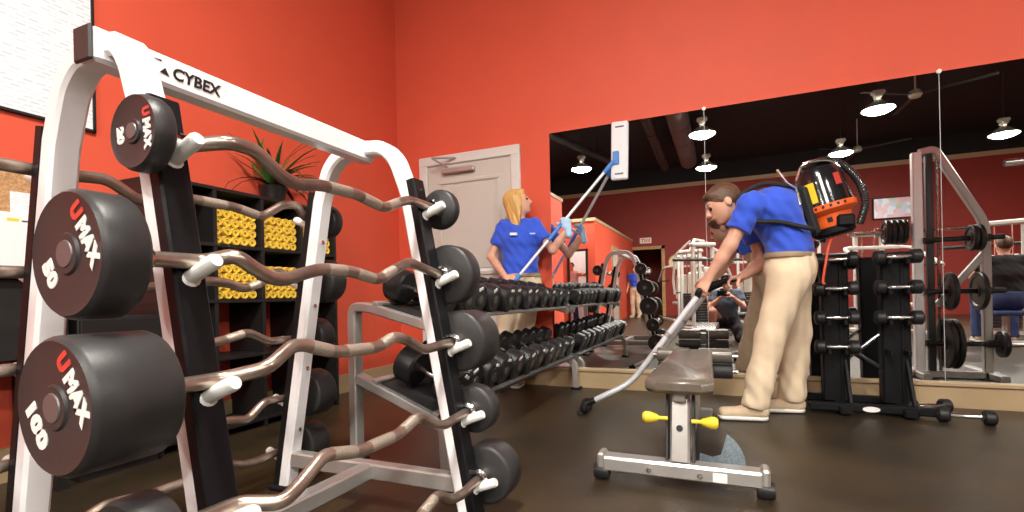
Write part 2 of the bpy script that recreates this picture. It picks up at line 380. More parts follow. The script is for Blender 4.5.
struct('closer_arm', M().cyl((-2.33, yf-.035, 1.99), (-2.43, yf-.16, 2.06), .009, n=8).cyl((-2.43, yf-.16, 2.06), (-2.25, yf-.02, 2.075), .009, n=8), 'silver', parent=cl)
sg = struct('door_notice', B((-2.13, yf-.006, 1.00), (-1.83, yf-.001, 1.25)), 'paper', parent=dr)
struct('notice_print', M().lathe([(0, 0), (.028, 0), (.028, .0015), (0, .0015)], (-2.0, yf-.0065, 1.165), (0, -1, 0), 12).box(A(-2.08, yf-.0078, 1.04), A(-1.92, yf-.006, 1.05)).box(A(-2.08, yf-.0078, 1.07), A(-1.90, yf-.006, 1.08)), 'inkblack', parent=sg)
struct('door_knob', M().cyl((-1.77, yf, .95), (-1.77, yf-.05, .95), .012, n=10).ball((-1.77, yf-.06, .95), .028), 'chrome', parent=dr)
# mirror of separate panes
mr_ = thing('wall_mirror', 'tall wall mirror of several panes reaching along the red wall', 'mirror', (0, D, .163))
xs = [-1.345, -.1, 1.32, 2.74, 4.16]
for a, b_ in zip(xs, xs[1:]): part('mirror_pane', B((a+.0018, -.008, 0), (b_-.0018, -.001, 2.01)), 'mirror', mr_)
for x in xs[1:-1]:
    part('seam_strip', B((x-.0018, -.0085, 0), (x+.0018, -.0005, 2.01)), 'seam', mr_)
    part('mirror_clip', M().cyl((x, -.001, 2.012), (x, -.014, 2.012), .014, n=10), 'inkwhite', mr_)
# ---------------------------------------------------------------- barbell rack (double sided, ends at Y = RN and RF)
RX = -1.237; RN = .655; RF = 1.485; NSH = -.065     # the near end stands a little further in
def wid(h): return .4027-.19*h
LEV = [1.10, .855, .617, .375, .150]
rk = thing('barbell_rack', 'tall white double-sided rack holding zigzag curl barbells', 'barbell rack', (RX, (RN+RF)/2, 0))
rl = lambda x, y, z: A(x-RX, y-(RN+RF)/2, z)
for y in (RN, RF):
    for sg_ in (1, -1):
        pts = [rl(RX+sg_*(wid(h)+.022), y, h) for h in (0, .35, .8, 1.15)]
        top = [rl(RX+sg_*.180, y, 1.22), rl(RX+sg_*.152, y, 1.28), rl(RX+sg_*.10, y, 1.325), rl(RX+sg_*.03, y, 1.335)]
        sh_ = A(NSH if (y == RN and sg_ > 0) else 0, 0, 0); pts = [q+sh_ for q in pts]; top = [q+sh_*k for q, k in zip(top, (1, .9, .6, .2))]
        u_ = part('upright', M().sweep(pts+curve(top, 4), .062, .05, (0, 1, 0), .008), 'whitepaint', rk)
        cv = [rl(RX+sg_*(wid(h)+.053), y, h)+sh_ for h in (.02, .4, .8, 1.195)]
        g = part('guard_strip', M().sweep(cv, .066, .036, (0, 1, 0), .005), 'blackplastic', u_)
        for k, z in enumerate(LEV):
            zb = z-.035; b0 = rl(RX+sg_*(wid(zb)+.06), y, zb)+sh_; dd = A(sg_*math.cos(.38), 0, math.sin(.38))
            part('peg', M().lathe([(0, 0), (.0155, 0), (.0155, .088), (.013, .094), (0, .094)], b0, dd, 14).lathe([(0, -.004), (.021, -.004), (.021, .010), (.0155, .013)], b0, dd, 14), 'peg', u_)
    ft = M()
    part('crossbar', M().sweep([rl(RX-wid(.13), y, .13), rl(RX+wid(.13), y, .13)], .05, .06, (0, 1, 0), .006), 'silver', rk)
    for sg_ in (1, -1): part('foot', M().cbox(rl(RX+sg_*(wid(0)+.03)+(NSH if (y == RN and sg_ > 0) else 0), y, .012), (.11, .09, .024), .008), 'blackplastic', rk)
bmn = part('top_beam', M().box(rl(RX-.03, RN-.05, 1.29), rl(RX+.03, RF+.03, 1.365), .008), 'whitepaint', rk)
part('end_cap', M().box(rl(RX-.031, RN-.057, 1.289), rl(RX+.031, RN-.048, 1.366), .004), 'ductdark', bmn)
part('long_rail', M().sweep([rl(RX, RN+.02, .13), rl(RX, RF-.02, .13)], .06, .055, (1, 0, 0), .006), 'silver', rk)
# maker's lettering on the beam
pa = P(172, 76, X=RX+.03); pb = P(220, 94, X=RX+.03); yc = (pa[1]+pb[1])/2
text('lettering', 'CYBEX', 'inkblack', bmn, rl(RX+.0308, (P(174, 76, X=RX+.03)[1]+pb[1])/2, 1.328), (0, 1, 0), (0, 0, 1), width=pb[1]-pa[1], height=.030, bold=.025, shear=.12)
ym = pa[1]-.012
part('logo_mark', M().prism([rl(RX+.0302, ym-.016, 1.318), rl(RX+.0302, ym+.006, 1.314), rl(RX+.0302, ym-.004, 1.332)], (.001, 0, 0)).prism([rl(RX+.0302, ym-.028, 1.346), rl(RX+.0302, ym-.012, 1.344), rl(RX+.0302, ym-.012, 1.348)], (.001, 0, 0)), 'inkblack', bmn)
for k in range(4):
    part('bolt', M().lathe([(.009, 0), (.009, .005), (0, .007)], rl(RX-wid(h_ := .25+.25*k)+.004, RF, h_), (1, 0, .2), 8), 'chrome', rk)

def head(R, L, y0, y1, ax, o):      # profile of a urethane barbell head between two stations
    r = .012
    return M().lathe([(0, 0), (R*.30, 0), (R*.33, .004), (R*.8, .004), (R*.93, .001), (R-.003, r*.5), (R, r), (R, L-r), (R-.003, L-r*.5), (R-r, L), (0, L)], o, ax, 40)
def ezbar(name, trace, side, lev, R, L, ynear, yfar, label, weight=None, rot=0, group=None):
    z = lev; xa = RX+side*(wid(z)+.06+.026)
    root = thing(name, label, 'barbell', (xa, (RN+RF)/2, z), group=group)
    ll = lambda p: A(p[0]-xa, p[1]-(RN+RF)/2, p[2]-z)
    n_ = (1, 0, .19*side); d_ = RX+side*(.4027+.086)
    mid = [PL(u, v, n_, d_) for u, v in trace] if trace and not isinstance(trace[0], tuple) or (trace and len(trace[0]) == 2) else [A(RX+side*(wid(q[2])+.086), q[1], q[2]) for q in (trace or [])]
    mid = [p for p in mid if RN+.03 < p[1] < RF-.06]
    sx = NSH if side > 0 else 0
    path = [A(xa+sx, ynear+.01, z), A(xa+sx, RN+.02, z)]+mid+[A(xa, RF-.02, z), A(xa, yfar-.01, z)]
    rp_ = rounded([ll(p) for p in path], .022, 4)
    b_ = part('bar', M().tube(rp_, .0155, 12), 'ezbar', root)
    # knurled grip sleeves on the longer straight runs
    q = [ll(p) for p in path]
    segs = sorted(range(2, len(q)-3), key=lambda i: -np.linalg.norm(q[i+1]-q[i]))[:3]
    for i in segs:
        a, c = q[i], q[i+1]; part('grip', M().cyl(a+(c-a)*.2, a+(c-a)*.8, .0162, n=12), 'ezgrip', b_)
    for yy, dr_ in ((ynear, 1), (yfar, -1)):
        o = ll(A(xa+(sx if dr_ == 1 else 0), yy, z))
        h = part('head', head(R, L, 0, 0, (0, dr_, 0), o), 'urethane', root)
        part('hub', M().lathe([(0, -.002), (R*.2, -.002), (R*.22, .002), (R*.22, .006)], o, (0, dr_, 0), 20), 'steelhub', h)
        iy = o+A(0, dr_*(L-.002), 0)
        part('sleeve', M().lathe([(.030, 0), (.030, .03), (.022, .034), (.022, .05)], iy, (0, dr_, 0), 16), 'chrome', h)
        if weight and dr_ == 1:
            ax = A(math.cos(rot), 0, math.sin(rot)); ay = A(-math.sin(rot), 0, math.cos(rot)); of = A(0, .0035, 0)
            t_ = o+of
            text('lettering', 'U', 'inkred', h, t_+ay*R*.55-ax*R*.40, ax, ay, width=R*.24, height=R*.30, bold=.075)
            text('lettering', 'MAX', 'inkwhite', h, t_+ay*R*.55+ax*R*.18, ax, ay, width=R*.80, height=R*.30, bold=.075)
            text('lettering', weight, 'inkwhite', h, t_-ay*R*.55, ax, ay, width=R*.23*len(weight), height=R*.30, bold=.075)
    return root
TF = [[(229, 142), (254, 150), (266, 161), (283, 178), (299, 185), (320, 185), (356, 194), (384, 208), (400, 202), (409, 200)],
      [(224, 247), (236, 255), (253, 268), (271, 278), (283, 280), (306, 273), (320, 269), (350, 271), (378, 280), (397, 268), (409, 262)],
      [(246, 379), (267, 368.5), (292, 345.6), (304, 345), (336, 352), (377, 347.6), (395, 336), (409, 341), (423, 350)],
      [(282, 503), (299, 486), (323.6, 455), (361, 451), (398, 434.6), (418, 416.5), (433, 425), (445, 425)]]
zig = lambda z, s: [(0, .92*a, z+b*s) for a, b in ((.80, -.01), (.85, 0), (.93, .05), (1.05, .02), (1.23, .02), (1.35, .05), (1.42, 0), (1.50, -.01))]
TF.append(zig(LEV[4], .8))
HF = [(.074, .046, .572, 1.60, '20', -1.50), (.108, .078, .444, 1.60, '50', -1.02), (.109, .138, .404, 1.655, '100', -.98), (.084, .07, .46, 1.60, '40', -.6), (.104, .11, .44, 1.635, '60', -.9)]
LB = ['top zigzag barbell on the near side of the rack, small heads marked 20', 'zigzag barbell marked 50, second from top on the near rack side', 'heaviest zigzag barbell with long heads marked 100, third from top', 'brown zigzag barbell fourth from top on the near rack side', 'lowest zigzag barbell on the near rack side, heads by the floor']
for k in range(5):
    R, L, yn, yfr, wt, ro = HF[k]
    ezbar('curl_barbell', TF[k], 1, LEV[k], R, L, yn, yfr, LB[k], wt if k < 3 else None, ro, 'zigzag curl barbells on the rack')
TR = [[(107, 179), (138, 200.5), (192, 199), (233, 206.6), (262, 217), (283, 204.6), (297, 205)], [(148, 288), (208, 281), (227, 283), (244.5, 289), (262, 283), (277, 271)],
      zig(LEV[2], .7), zig(LEV[3], -.6), zig(LEV[4], .6)]
TR[2] = [(0, .77, .60), (0, .87, .65), (0, 1.01, .63), (0, 1.16, .637), (0, 1.27, .661), (0, 1.364, .618)]
TR[3] = [(0, .77, .38), (0, .86, .33), (0, 1.01, .345), (0, 1.24, .341), (0, 1.31, .325), (0, 1.38, .382)]
HR = [(.070, .055, .36, 1.61), (.092, .09, .34, 1.655), (.08, .08, .34, 1.64), (.098, .11, .32, 1.675), (.095, .11, .32, 1.675)]
for k in range(5):
    R, L, yn, yfr = HR[k]
    ezbar('curl_barbell', TR[k], -1, LEV[k], R, L, yn, yfr, '%s zigzag barbell from the top on the wall side of the rack' % ordinal(k), group='zigzag curl barbells on the rack')

# ---------------------------------------------------------------- left wall: poster, cork board, desk, cubby shelf
po = thing('framed_poster', 'large white printed poster in a thin black frame on the red wall', 'poster', (XL, 1.02, 1.65))
part('sheet', B((.002, -.46, .008), (.012, .437, 1.24)), 'posterprint', po)
pf = M()
for lo, hi in (((0, -.47, 0), (.02, .447, .012)), ((0, -.47, 1.236), (.02, .447, 1.25)), ((0, -.47, 0), (.02, -.458, 1.25)), ((0, .435, 0), (.02, .447, 1.25))): pf.box(A(*lo), A(*hi))
part('frame', pf, 'inkblack', po)
cb = thing('cork_board', 'tan cork pin board on the red wall below the poster', 'cork board', (XL, .9, .93))
part('board', B((0, -.45, 0), (.018, .38, .475), .003), 'cork', cb)
part('pin', M().ball((.022, .325, .41), .008, 8, 6), 'inkblack', cb)
def paper(name, label, y0, y1, z0, z1, mt): return tag(part(name, B((XL+.020, y0, z0), (XL+.023, y1, z1)), mt), label, 'paper')
paper('pinned_paper', 'small printed paper pinned high on the cork board', 1.13, 1.25, 1.19, 1.29, 'paperprint')
pp = thing('brochure_holder', 'white brochure sheet hanging low on the cork board', 'brochure', (XL+.024, 1.135, .95))
part('sheet', B((0, -.045, 0), (.006, .11, .245), .001), 'paper', pp)
part('printed_mark', B((.006, -.02, .205), (.0068, .02, .218)), 'yellow', pp); part('printed_line', B((.006, .03, .205), (.0068, .09, .212)), 'inkblack', pp)
dk = thing('black_desk', 'black desk against the red wall below the cork board', 'desk', (-2.72, .74, 0))
part('desk_top', B((-.19, -.45, .88), (.2, .45, .92), .004), 'blackwood', dk)
part('drawer_front', B((-.17, -.43, .56), (.17, .43, .88), .004), 'blackwood', dk)
for x in (-.16, .15):
    for y in (-.4, .4): part('leg', B((x-.02, y-.02, 0), (x+.02, y+.02, .56)), 'blackwood', dk)
lb = thing('low_black_cabinet', 'low black cabinet between the desk and the towel shelf', 'cabinet', (-2.73, 1.375, 0))
part('body', B((-.18, -.17, .06), (.17, .17, .72), .005), 'blackwood', lb); part('plinth', B((-.17, -.16, 0), (.15, .16, .06)), 'blackwood', lb)
part('door', B((.17, -.165, .07), (.186, .165, .71), .003), 'blackwood', lb)
# cubby shelf, open at the back
CY = [1.69, 1.885, 2.195, 2.505, 2.66]; CY = [1.575, 1.885, 2.195, 2.505, 2.815]; CX0 = XL+.01; CX1 = -2.62
cs = thing('cubby_shelf', 'tall black open cubby shelf with rolled yellow towels', 'shelf', ((CX0+CX1)/2, (CY[0]+CY[-1])/2, 0))
cx, cy = (CX0+CX1)/2, (CY[0]+CY[-1])/2
for y in CY: part('upright_panel', B((CX0-cx, y-.011-cy, 0), (CX1-cx, y+.011-cy, 1.42)), 'blackwood', cs)
CZ = [.06, .46, .79, 1.11, 1.43]
for z in CZ: part('shelf_board', B((CX0-cx, CY[0]-.012-cy, z-.02), (CX1-cx+.003, CY[-1]+.012-cy, z), .002), 'blackwood', cs)
for j, z in ((3, 1.11), (2, .79)):
    for i in range(4): part('shade_sheet', B((CX0-cx, CY[i]-cy+.011, z), (CX0-cx+.008, CY[i+1]-cy-.011, CZ[j+1]-.02)), 'blackwood', cs)  # added black sheets standing for the deep shade inside the open cubbies
tw = M().lathe([(0, 0), (.018, .004), (.022, -.002), (.0262, 0), (.0275, .006), (.0275, .23), (0, .23)], (0, 0, 0), (-1, 0, 0), 12)
twm = mesh_of(tw, 'roll'); core = mesh_of(M().lathe([(0, -.0005), (.007, -.0005), (.007, .006)], (0, 0, 0), (-1, 0, 0), 8), 'core')
nm = {0: 'leftmost', 1: 'left', 2: 'right', 3: 'rightmost'}
first = True
for r_, z in ((0, 1.11), (1, .79)):
    for c in (1, 2, 3):
        y0, y1 = CY[c]+.012, CY[c+1]-.012
        for row in range(4):
            n_ = 5
            for k in range(n_):
                yy = y0+.03+k*.0555+random.uniform(-.003, .003); zz = z+.0285+row*.0515
                o = thing('rolled_towel', 'rolled yellow towel in the %s %s cubby, %s row up, %s from left' % ('upper' if r_ == 0 else 'lower', nm[c], ordinal(row), ordinal(k)), 'towel', (CX1-.03+random.uniform(-.006, .006), yy, zz), group='rolled yellow towels in the cubbies')
                part('roll', twm, 'towel', o); part('core', core, 'towelcore', o)
# plant on the shelf
pt = thing('potted_plant', 'spiky green plant in a dark pot on the cubby shelf', 'plant', (-2.76, 2.40, 1.43))
part('pot', M().lathe([(0, 0), (.07, 0), (.09, .10), (.094, .11), (.085, .11), (.08, .095), (0, .095)], (0, 0, 0), (0, 0, 1), 20), 'pot', pt)
for k in range(46):
    a = random.uniform(0, 2*PI); dry = k > 34; ln = random.uniform(.28, .48); el = random.uniform(.1, .5) if dry else random.uniform(.45, 1.35)
    dx = A(math.cos(a), math.sin(a), 0); L_ = []; p = A(0, 0, .12)+dx*.02; e_ = el
    for i in range(6):
        p[0] = max(p[0], -.15); p[2] = max(p[2], .012); L_.append(p.copy()); p = p+(dx*math.cos(e_)+A(0, 0, math.sin(e_)))*ln/5; e_ -= (.42 if dry else .2)*random.uniform(.5, 1.2)
    sd = A(-math.sin(a), math.cos(a), 0); V = []; F = []
    for i, q in enumerate(L_):
        wd = .020*(1-(i/5)**1.6)+.0008; V += [q-sd*wd, q+A(0, 0, -.004), q+sd*wd]
    for i in range(5):
        for j in (0, 1): F.append((3*i+j, 3*i+j+1, 3*i+j+4, 3*i+j+3))
    part('leaf', M().add(V, F), 'leafdry' if dry else 'leaf', pt)
# ---------------------------------------------------------------- two-tier dumbbell rack, from near the barbell rack to the mirror
DY0, DY1 = 1.86, 3.93; dm = (DY0+DY1)/2
db = thing('dumbbell_rack', 'long two-tier silver dumbbell rack running up to the mirror', 'dumbbell rack', (-1.35, dm, 0))
dl = lambda x, y, z: A(x+1.35, y-dm, z)
for y in (DY0, DY1):
    e_ = part('end_frame', M().sweep(rounded([dl(-1.62, y, 0), dl(-1.62, y, .74), dl(-1.52, y, .735), dl(-1.18, y, .645)], .1, 6), .06, .045, (0, 1, 0), .006), 'silver', db)
    part('lower_arm', M().sweep(rounded([dl(-1.60, y, .40), dl(-1.17, y, .235), dl(-1.13, y, .20), dl(-1.12, y, 0)], .09, 6), .06, .045, (0, 1, 0), .006), 'silver', db)
    part('foot', M().cbox(dl(-1.12, y, .008), (.08, .09, .016), .004), 'blackplastic', db)
    part('foot', M().cbox(dl(-1.62, y, .008), (.08, .09, .016), .004), 'blackplastic', db)
def tier(x0, z0, x1, z1):
    sl = nrm(A(x0-x1, 0, z0-z1)); nz = A(-sl[2], 0, sl[0]) if sl[0] > 0 else A(sl[2], 0, -sl[0])
    if nz[2] < 0: nz = -nz
    L_ = math.hypot(x0-x1, z0-z1)
    for t in (.06, .94):
        c = A(x1, dm, z1)+sl*L_*t+nz*.03; c = c-A(-1.35, dm, 0)
        part('rail', M().cbox(c, (.035, DY1-DY0+.06, .02), .004, R=[sl, (0, 1, 0), nz]), 'silver', db)
    c = A(x1, dm, z1)+sl*(L_*.94+.02)+nz*.035-A(-1.35, dm, 0)
    part('front_lip', M().cbox(c, (.008, DY1-DY0+.06, .018), .002, R=[sl, (0, 1, 0), nz]), 'silver' if z0 > .5 else 'ductdark', db)
    c = A(x1, dm, z1)+sl*L_*.5+nz*.026-A(-1.35, dm, 0)
    part('tray', M().cbox(c, (L_*.86, DY1-DY0, .006), 0, R=[sl, (0, 1, 0), nz]), 'ductdark', db)
    return A(x1, 0, z1), sl, nz, L_
TU = tier(-1.20, .645, -1.50, .728); TL = tier(-1.15, .225, -1.52, .372)
def dumbbell_meshes(R, hl, L):                    # L overall length, hl head length, axis X
    h1 = mesh_of(M().lathe([(0, 0), (R*.55, 0), (R*.6, .004), (R-.008, .004), (R, .012), (R, hl-.01), (R-.01, hl), (0, hl)], (L/2, 0, 0), (-1, 0, 0), 18), 'head')
    h2 = mesh_of(M().lathe([(0, 0), (R*.55, 0), (R*.6, .004), (R-.008, .004), (R, .012), (R, hl-.01), (R-.01, hl), (0, hl)], (-L/2, 0, 0), (1, 0, 0), 18), 'head')
    hd = mesh_of(M().lathe([(.013, -L/2+hl), (.0145, -.03), (.016, 0), (.0145, .03), (.013, L/2-hl)], (0, 0, 0), (1, 0, 0), 12), 'handle')
    hub = mesh_of(M().lathe([(0, -.002), (R*.28, -.002), (R*.3, .002)], (L/2, 0, 0), (-1, 0, 0), 12), 'hub')
    mk = mesh_of(M().box(A(L/2-.004, -R*.22, R*.62), A(L/2+.0005, R*.22, R*.80)), 'mark')
    return h1, h2, hd, hub, mk
def dumbbell(name, ms, label, loc, rot, group, hm='rubber', marks=True):
    o = thing(name, label, 'dumbbell', loc, rot, group)
    part('head', ms[0], hm, o); part('head', ms[1], hm, o); part('handle', ms[2], 'chrome', o)
    if marks: part('hub', ms[3], 'steelhub', o); part('weight_mark', ms[4], 'inkwhite', o)
    return o
random.seed(3)
for (base, sl, nz, L_), nmx, n_, R0, R1 in ((TU, 'upper', 12, .083, .069), (TL, 'lower', 11, .091, .080)):
    ang = math.atan2(sl[2], sl[0])
    for k in range(n_):
        R = R0+(R1-R0)*k/(n_-1); ms = dumbbell_meshes(R, .105-.02*k/n_, .34-.04*k/n_)
        y = DY0+.11+k*(DY1-DY0-.2)/(n_-1); p = base+sl*(L_*.52+random.uniform(-.015, .02))+nz*(.0405+R); p[1] = y
        near = k < n_/2
        lab = 'black round-head dumbbell, %s from the %s on the %s rack tier' % (ordinal(k if near else n_-1-k), 'barbell rack end' if near else 'mirror', nmx)
        dumbbell('round_dumbbell', ms, lab, p, (random.uniform(-.5, .5), -ang, random.uniform(-.03, .03)), 'dumbbells on the two-tier rack')

# ---------------------------------------------------------------- bench
bn = thing('flat_bench', 'flat training bench on a silver frame with yellow knobs', 'bench', (-.165, 2.55, 0))
bl = lambda x, y, z: A(x+.165, y-2.55, z)
by = 2.03
part('front_crossbar', M().cbox(bl(-.17, by+.01, .075), (.60, .075, .06), .006), 'silver', bn)
part('crossbar_face', M().cbox(bl(-.17, by-.030, .075), (.58, .006, .048), .002), 'silver', bn)
for x in (-.475, .135): part('rubber_foot', M().lathe([(0, -.03), (.03, -.03), (.034, -.02), (.034, .02), (.03, .03), (0, .03)], bl(x-.0, by, .036), (1, 0, 0), 16), 'rubber', bn)
for x in (-.475, .135): part('end_plate', M().cbox(bl(x, by+.01, .085), (.03, .085, .065), .008), 'silver', bn)
for x in (-.28, -.09): part('bolt', M().lathe([(.011, 0), (.011, .006), (0, .009)], bl(x, by-.032, .072), (0, -1, 0), 10), 'chrome', bn)
part('sticker', M().cbox(bl(-.02, by-.0335, .072), (.05, .001, .035)), 'inkwhite', bn)
part('front_column', M().sweep([bl(-.165, by+.02, .10), bl(-.165, by+.10, .38)], .075, .05, (1, 0, 0), .006), 'silver', bn)
part('column_plate', M().sweep([bl(-.165, by-.012, .11), bl(-.165, by+.055, .345)], .062, .010, (1, 0, 0), .002), 'silver', bn)
for sg_ in (-1, 1):
    part('side_plate', M().sweep([bl(-.165+sg_*.05, by+.03, .10), bl(-.165+sg_*.05, by+.11, .38)], .012, .06, (1, 0, 0), .002), 'ductdark', bn)
    part('knob', M().lathe([(.008, 0), (.008, .035), (.014, .04), (.023, .07), (.024, .085), (.016, .097), (0, .10)], bl(-.165+sg_*.045, by+.02, .27 if sg_ < 0 else .265), (sg_, 0, 0), 14), 'yellow', bn)
part('pin_hole', M().lathe([(0, 0), (.013, 0), (.013, .002), (0, .002)], bl(-.165, by+.014, .235), (0, -1, .25), 12), 'inkblack', bn)
part('spine', M().sweep([bl(-.165, by+.03, .08), bl(-.165, 3.12, .09)], .06, .05, (1, 0, 0), .006), 'silver', bn)
part('rear_column', M().sweep([bl(-.165, 3.16, .02), bl(-.165, 3.14, .40)], .06, .05, (1, 0, 0), .006), 'silver', bn)
part('rear_crossbar', M().cbox(bl(-.165, 3.16, .05), (.20, .06, .05), .006), 'silver', bn)
for x in (-.25, -.08): part('rubber_foot', M().lathe([(0, -.02), (.026, -.02), (.026, .02), (0, .02)], bl(x, 3.16, .026), (1, 0, 0), 14), 'rubber', bn)
part('pad_rail', M().cbox(bl(-.165, 2.57, .36), (.05, 1.06, .04), .005), 'silver', bn)
pad_lo = [(-.295, 2.04), (-.25, 2.0), (-.08, 2.0), (-.035, 2.04), (-.06, 3.12), (-.27, 3.12)]
def slab(poly, z0, z1, r, f):
    m_ = M(); V = []; c = np.mean(poly, 0); n_ = len(poly); F = []
    for (z, k) in ((z0, r), (z0+r, 0), (z1-r, 0), (z1-r*.4, r*.45), (z1, r*1.3)):
        for p in poly:
            d_ = A(*p)-c; q = A(*p)-d_/np.linalg.norm(d_)*k*1.2; V.append(f(q[0], q[1], z))
    for i in range(4):
        for k in range(n_): F.append((i*n_+k, i*n_+(k+1) % n_, (i+1)*n_+(k+1) % n_, (i+1)*n_+k))
    F.append(tuple(range(n_))[::-1]); F.append(tuple(4*n_+k for k in range(n_))); return m_.add(V, F)
part('seat_pad', slab(pad_lo, .375, .435, .016, bl), 'pad', bn, 40)
for z, x0, x1 in ((.39, -.38, .05), (.295, -.38, .05)):
    y_ = 3.20 if z > .35 else 3.22
    rb = part('roller_bar', M().cyl(bl(x0-.03, y_, z), bl(x1+.03, y_, z), .012, n=10), 'chrome', bn)
    for a, c in ((x0, -.19), (-.14, x1)): part('foam_roller', M().lathe([(.014, 0), (.04, 0), (.045, .006), (.045, c-a-.006), (.04, c-a), (.014, c-a)], bl(a, y_, z), (1, 0, 0), 18), 'pad' if z > .35 else 'foam', rb)
part('roller_post', M().sweep([bl(-.165, 3.16, .25), bl(-.165, 3.20, .40)], .04, .03, (1, 0, 0), .004), 'silver', bn)
sp_ = [P(u, v, Y=2.16) for u, v in ((699, 468), (700, 453), (712, 457), (721, 455), (727, 434), (734, 440), (741, 449), (745, 458), (747, 470))]
part('sector_plate', M().prism([p-A(-.165, 2.55, 0) for p in sp_], (0, .006, 0)), 'plateblue', bn)

# ---------------------------------------------------------------- small dumbbell tower by the mirror
tr = thing('dumbbell_tower', 'black twin-column dumbbell stand in front of the mirror', 'dumbbell stand', (.82, 3.72, 0))
tl = lambda x, y, z: A(x-.82, y-3.72, z)
TX = (.665, .985); TY = 3.74
for x in TX:
    part('column', M().sweep([tl(x+.01, TY+.05, .06), tl(x, TY+.02, 1.0)], .15, .10, (1, 0, 0), .01), 'blackplastic', tr)
    part('column_rib', M().sweep([tl(x+.04, TY+.0, .06), tl(x+.03, TY-.03, 1.0)], .02, .014, (1, 0, 0), .003), 'blackplastic', tr)
    part('foot', M().cbox(tl(x+.02, TY-.0, .035), (.07, .42, .05), .008), 'blackplastic', tr)
    part('brace', M().sweep([tl(x+.06, TY-.12, .05), tl(x+.055, TY, .33)], .02, .03, (1, 0, 0), .004), 'blackplastic', tr)
part('base_bar', M().cbox(tl(.82, 3.60, .045), (.66, .07, .05), .01), 'blackplastic', tr)
part('rear_bar', M().cbox(tl(.82, 3.90, .045), (.6, .05, .05), .01), 'blackplastic', tr)
part('badge', M().prism([tl(.815+.045*math.cos(2*PI*k/16), 3.564, .046+.017*math.sin(2*PI*k/16)) for k in range(16)], (0, -.002, 0)), 'inkwhite', tr)
part('cross_brace', M().cyl(tl(TX[0]+.05, TY+.05, .30), tl(TX[1]-.05, TY+.05, .50), .012, n=8), 'chrome', tr)
part('cross_brace', M().cyl(tl(TX[0]+.05, TY+.06, .42), tl(TX[1]-.05, TY+.06, .26), .012, n=8), 'ductdark', tr)
hx = dumbbell_meshes(.044, .06, .245)
LZ = (.97, .785, .60, .415)
for ci, x in enumerate(TX):
    for k, z in enumerate(LZ):
        for xx in (-.045, .045): part('cradle', M().cbox(tl(x+xx, TY-.05, z-.035), (.02, .12, .03), .004), 'blackplastic', tr)
        if ci == 1 and k == 3: continue
        dumbbell('small_dumbbell', hx, 'small dumbbell with silver grip, %s from the top on the %s column of the stand' % (ordinal(k), 'left' if ci == 0 else 'right'), (x, TY-.075, z-.004), (random.random(), 0, random.uniform(-.05, .05)), 'small dumbbells on the stand', marks=False)
hx2 = dumbbell_meshes(.042, .06, .26)
p0 = P(966, 416, Z=.042)
dumbbell('small_dumbbell', hx2, 'small dumbbell with silver grip lying on the floor by the ledge', (p0[0], p0[1], .042), (.3, 0, -.12), 'dumbbells on the floor', marks=False)
dumbbell('small_dumbbell', hx2, 'small dumbbell on the floor half hidden behind the stand foot', (1.16, 3.80, .042), (.3, 0, .35), 'dumbbells on the floor', marks=False)
# ---------------------------------------------------------------- organic surfaces (smooth-union field, surface nets)
def cap(a, b, ra, rb=None, side=None, fa=1., fb=None, k=.02, cut=None, op='add'):
    """tapered limb; with side given, fa/fb stretch the section along that axis"""
    return dict(a=np.array(a, float), b=np.array(b, float), ra=ra, rb=ra if rb is None else rb, side=None if side is None else nrm(side), fa=fa, fb=fa if fb is None else fb, k=k, cut=cut, op=op)
def ell(c, r, R=None, k=.02, op='add', cut=None):
    return dict(c=np.array(c, float), r=np.array(r, float), R=np.eye(3) if R is None else np.array([nrm(q) for q in R]), k=k, op=op, cut=cut)
def field(pr, X):
    if 'c' in pr:
        q = ((X-pr['c'])@pr['R'].T)/pr['r']; k0 = np.sqrt((q*q).sum(-1)); q2 = q/pr['r']; k1 = np.sqrt((q2*q2).sum(-1))+1e-9
        d = k0*(k0-1)/k1
    else:
        ab = pr['b']-pr['a']; t = np.clip(((X-pr['a'])@ab)/max(1e-9, ab@ab), 0, 1); q = X-(pr['a']+t[..., None]*ab)
        r = pr['ra']+(pr['rb']-pr['ra'])*t
        if pr['side'] is None: d = np.sqrt((q*q).sum(-1))-r
        else:
            f = pr['fa']+(pr['fb']-pr['fa'])*t; w_ = q@pr['side']; rest = np.maximum((q*q).sum(-1)-w_*w_, 0)
            d = (np.sqrt(rest+(w_/f)**2)-r)
    for (o, n_) in (pr['cut'] or []): d = np.maximum(d, (X-np.array(o, float))@nrm(n_))
    return d
def bounds(pr):
    if 'c' in pr: r = max(pr['r']); return pr['c']-r, pr['c']+r
    r = max(pr['ra']*max(1, pr['fa']), pr['rb']*max(1, pr['fb'])); return np.minimum(pr['a'], pr['b'])-r, np.maximum(pr['a'], pr['b'])+r
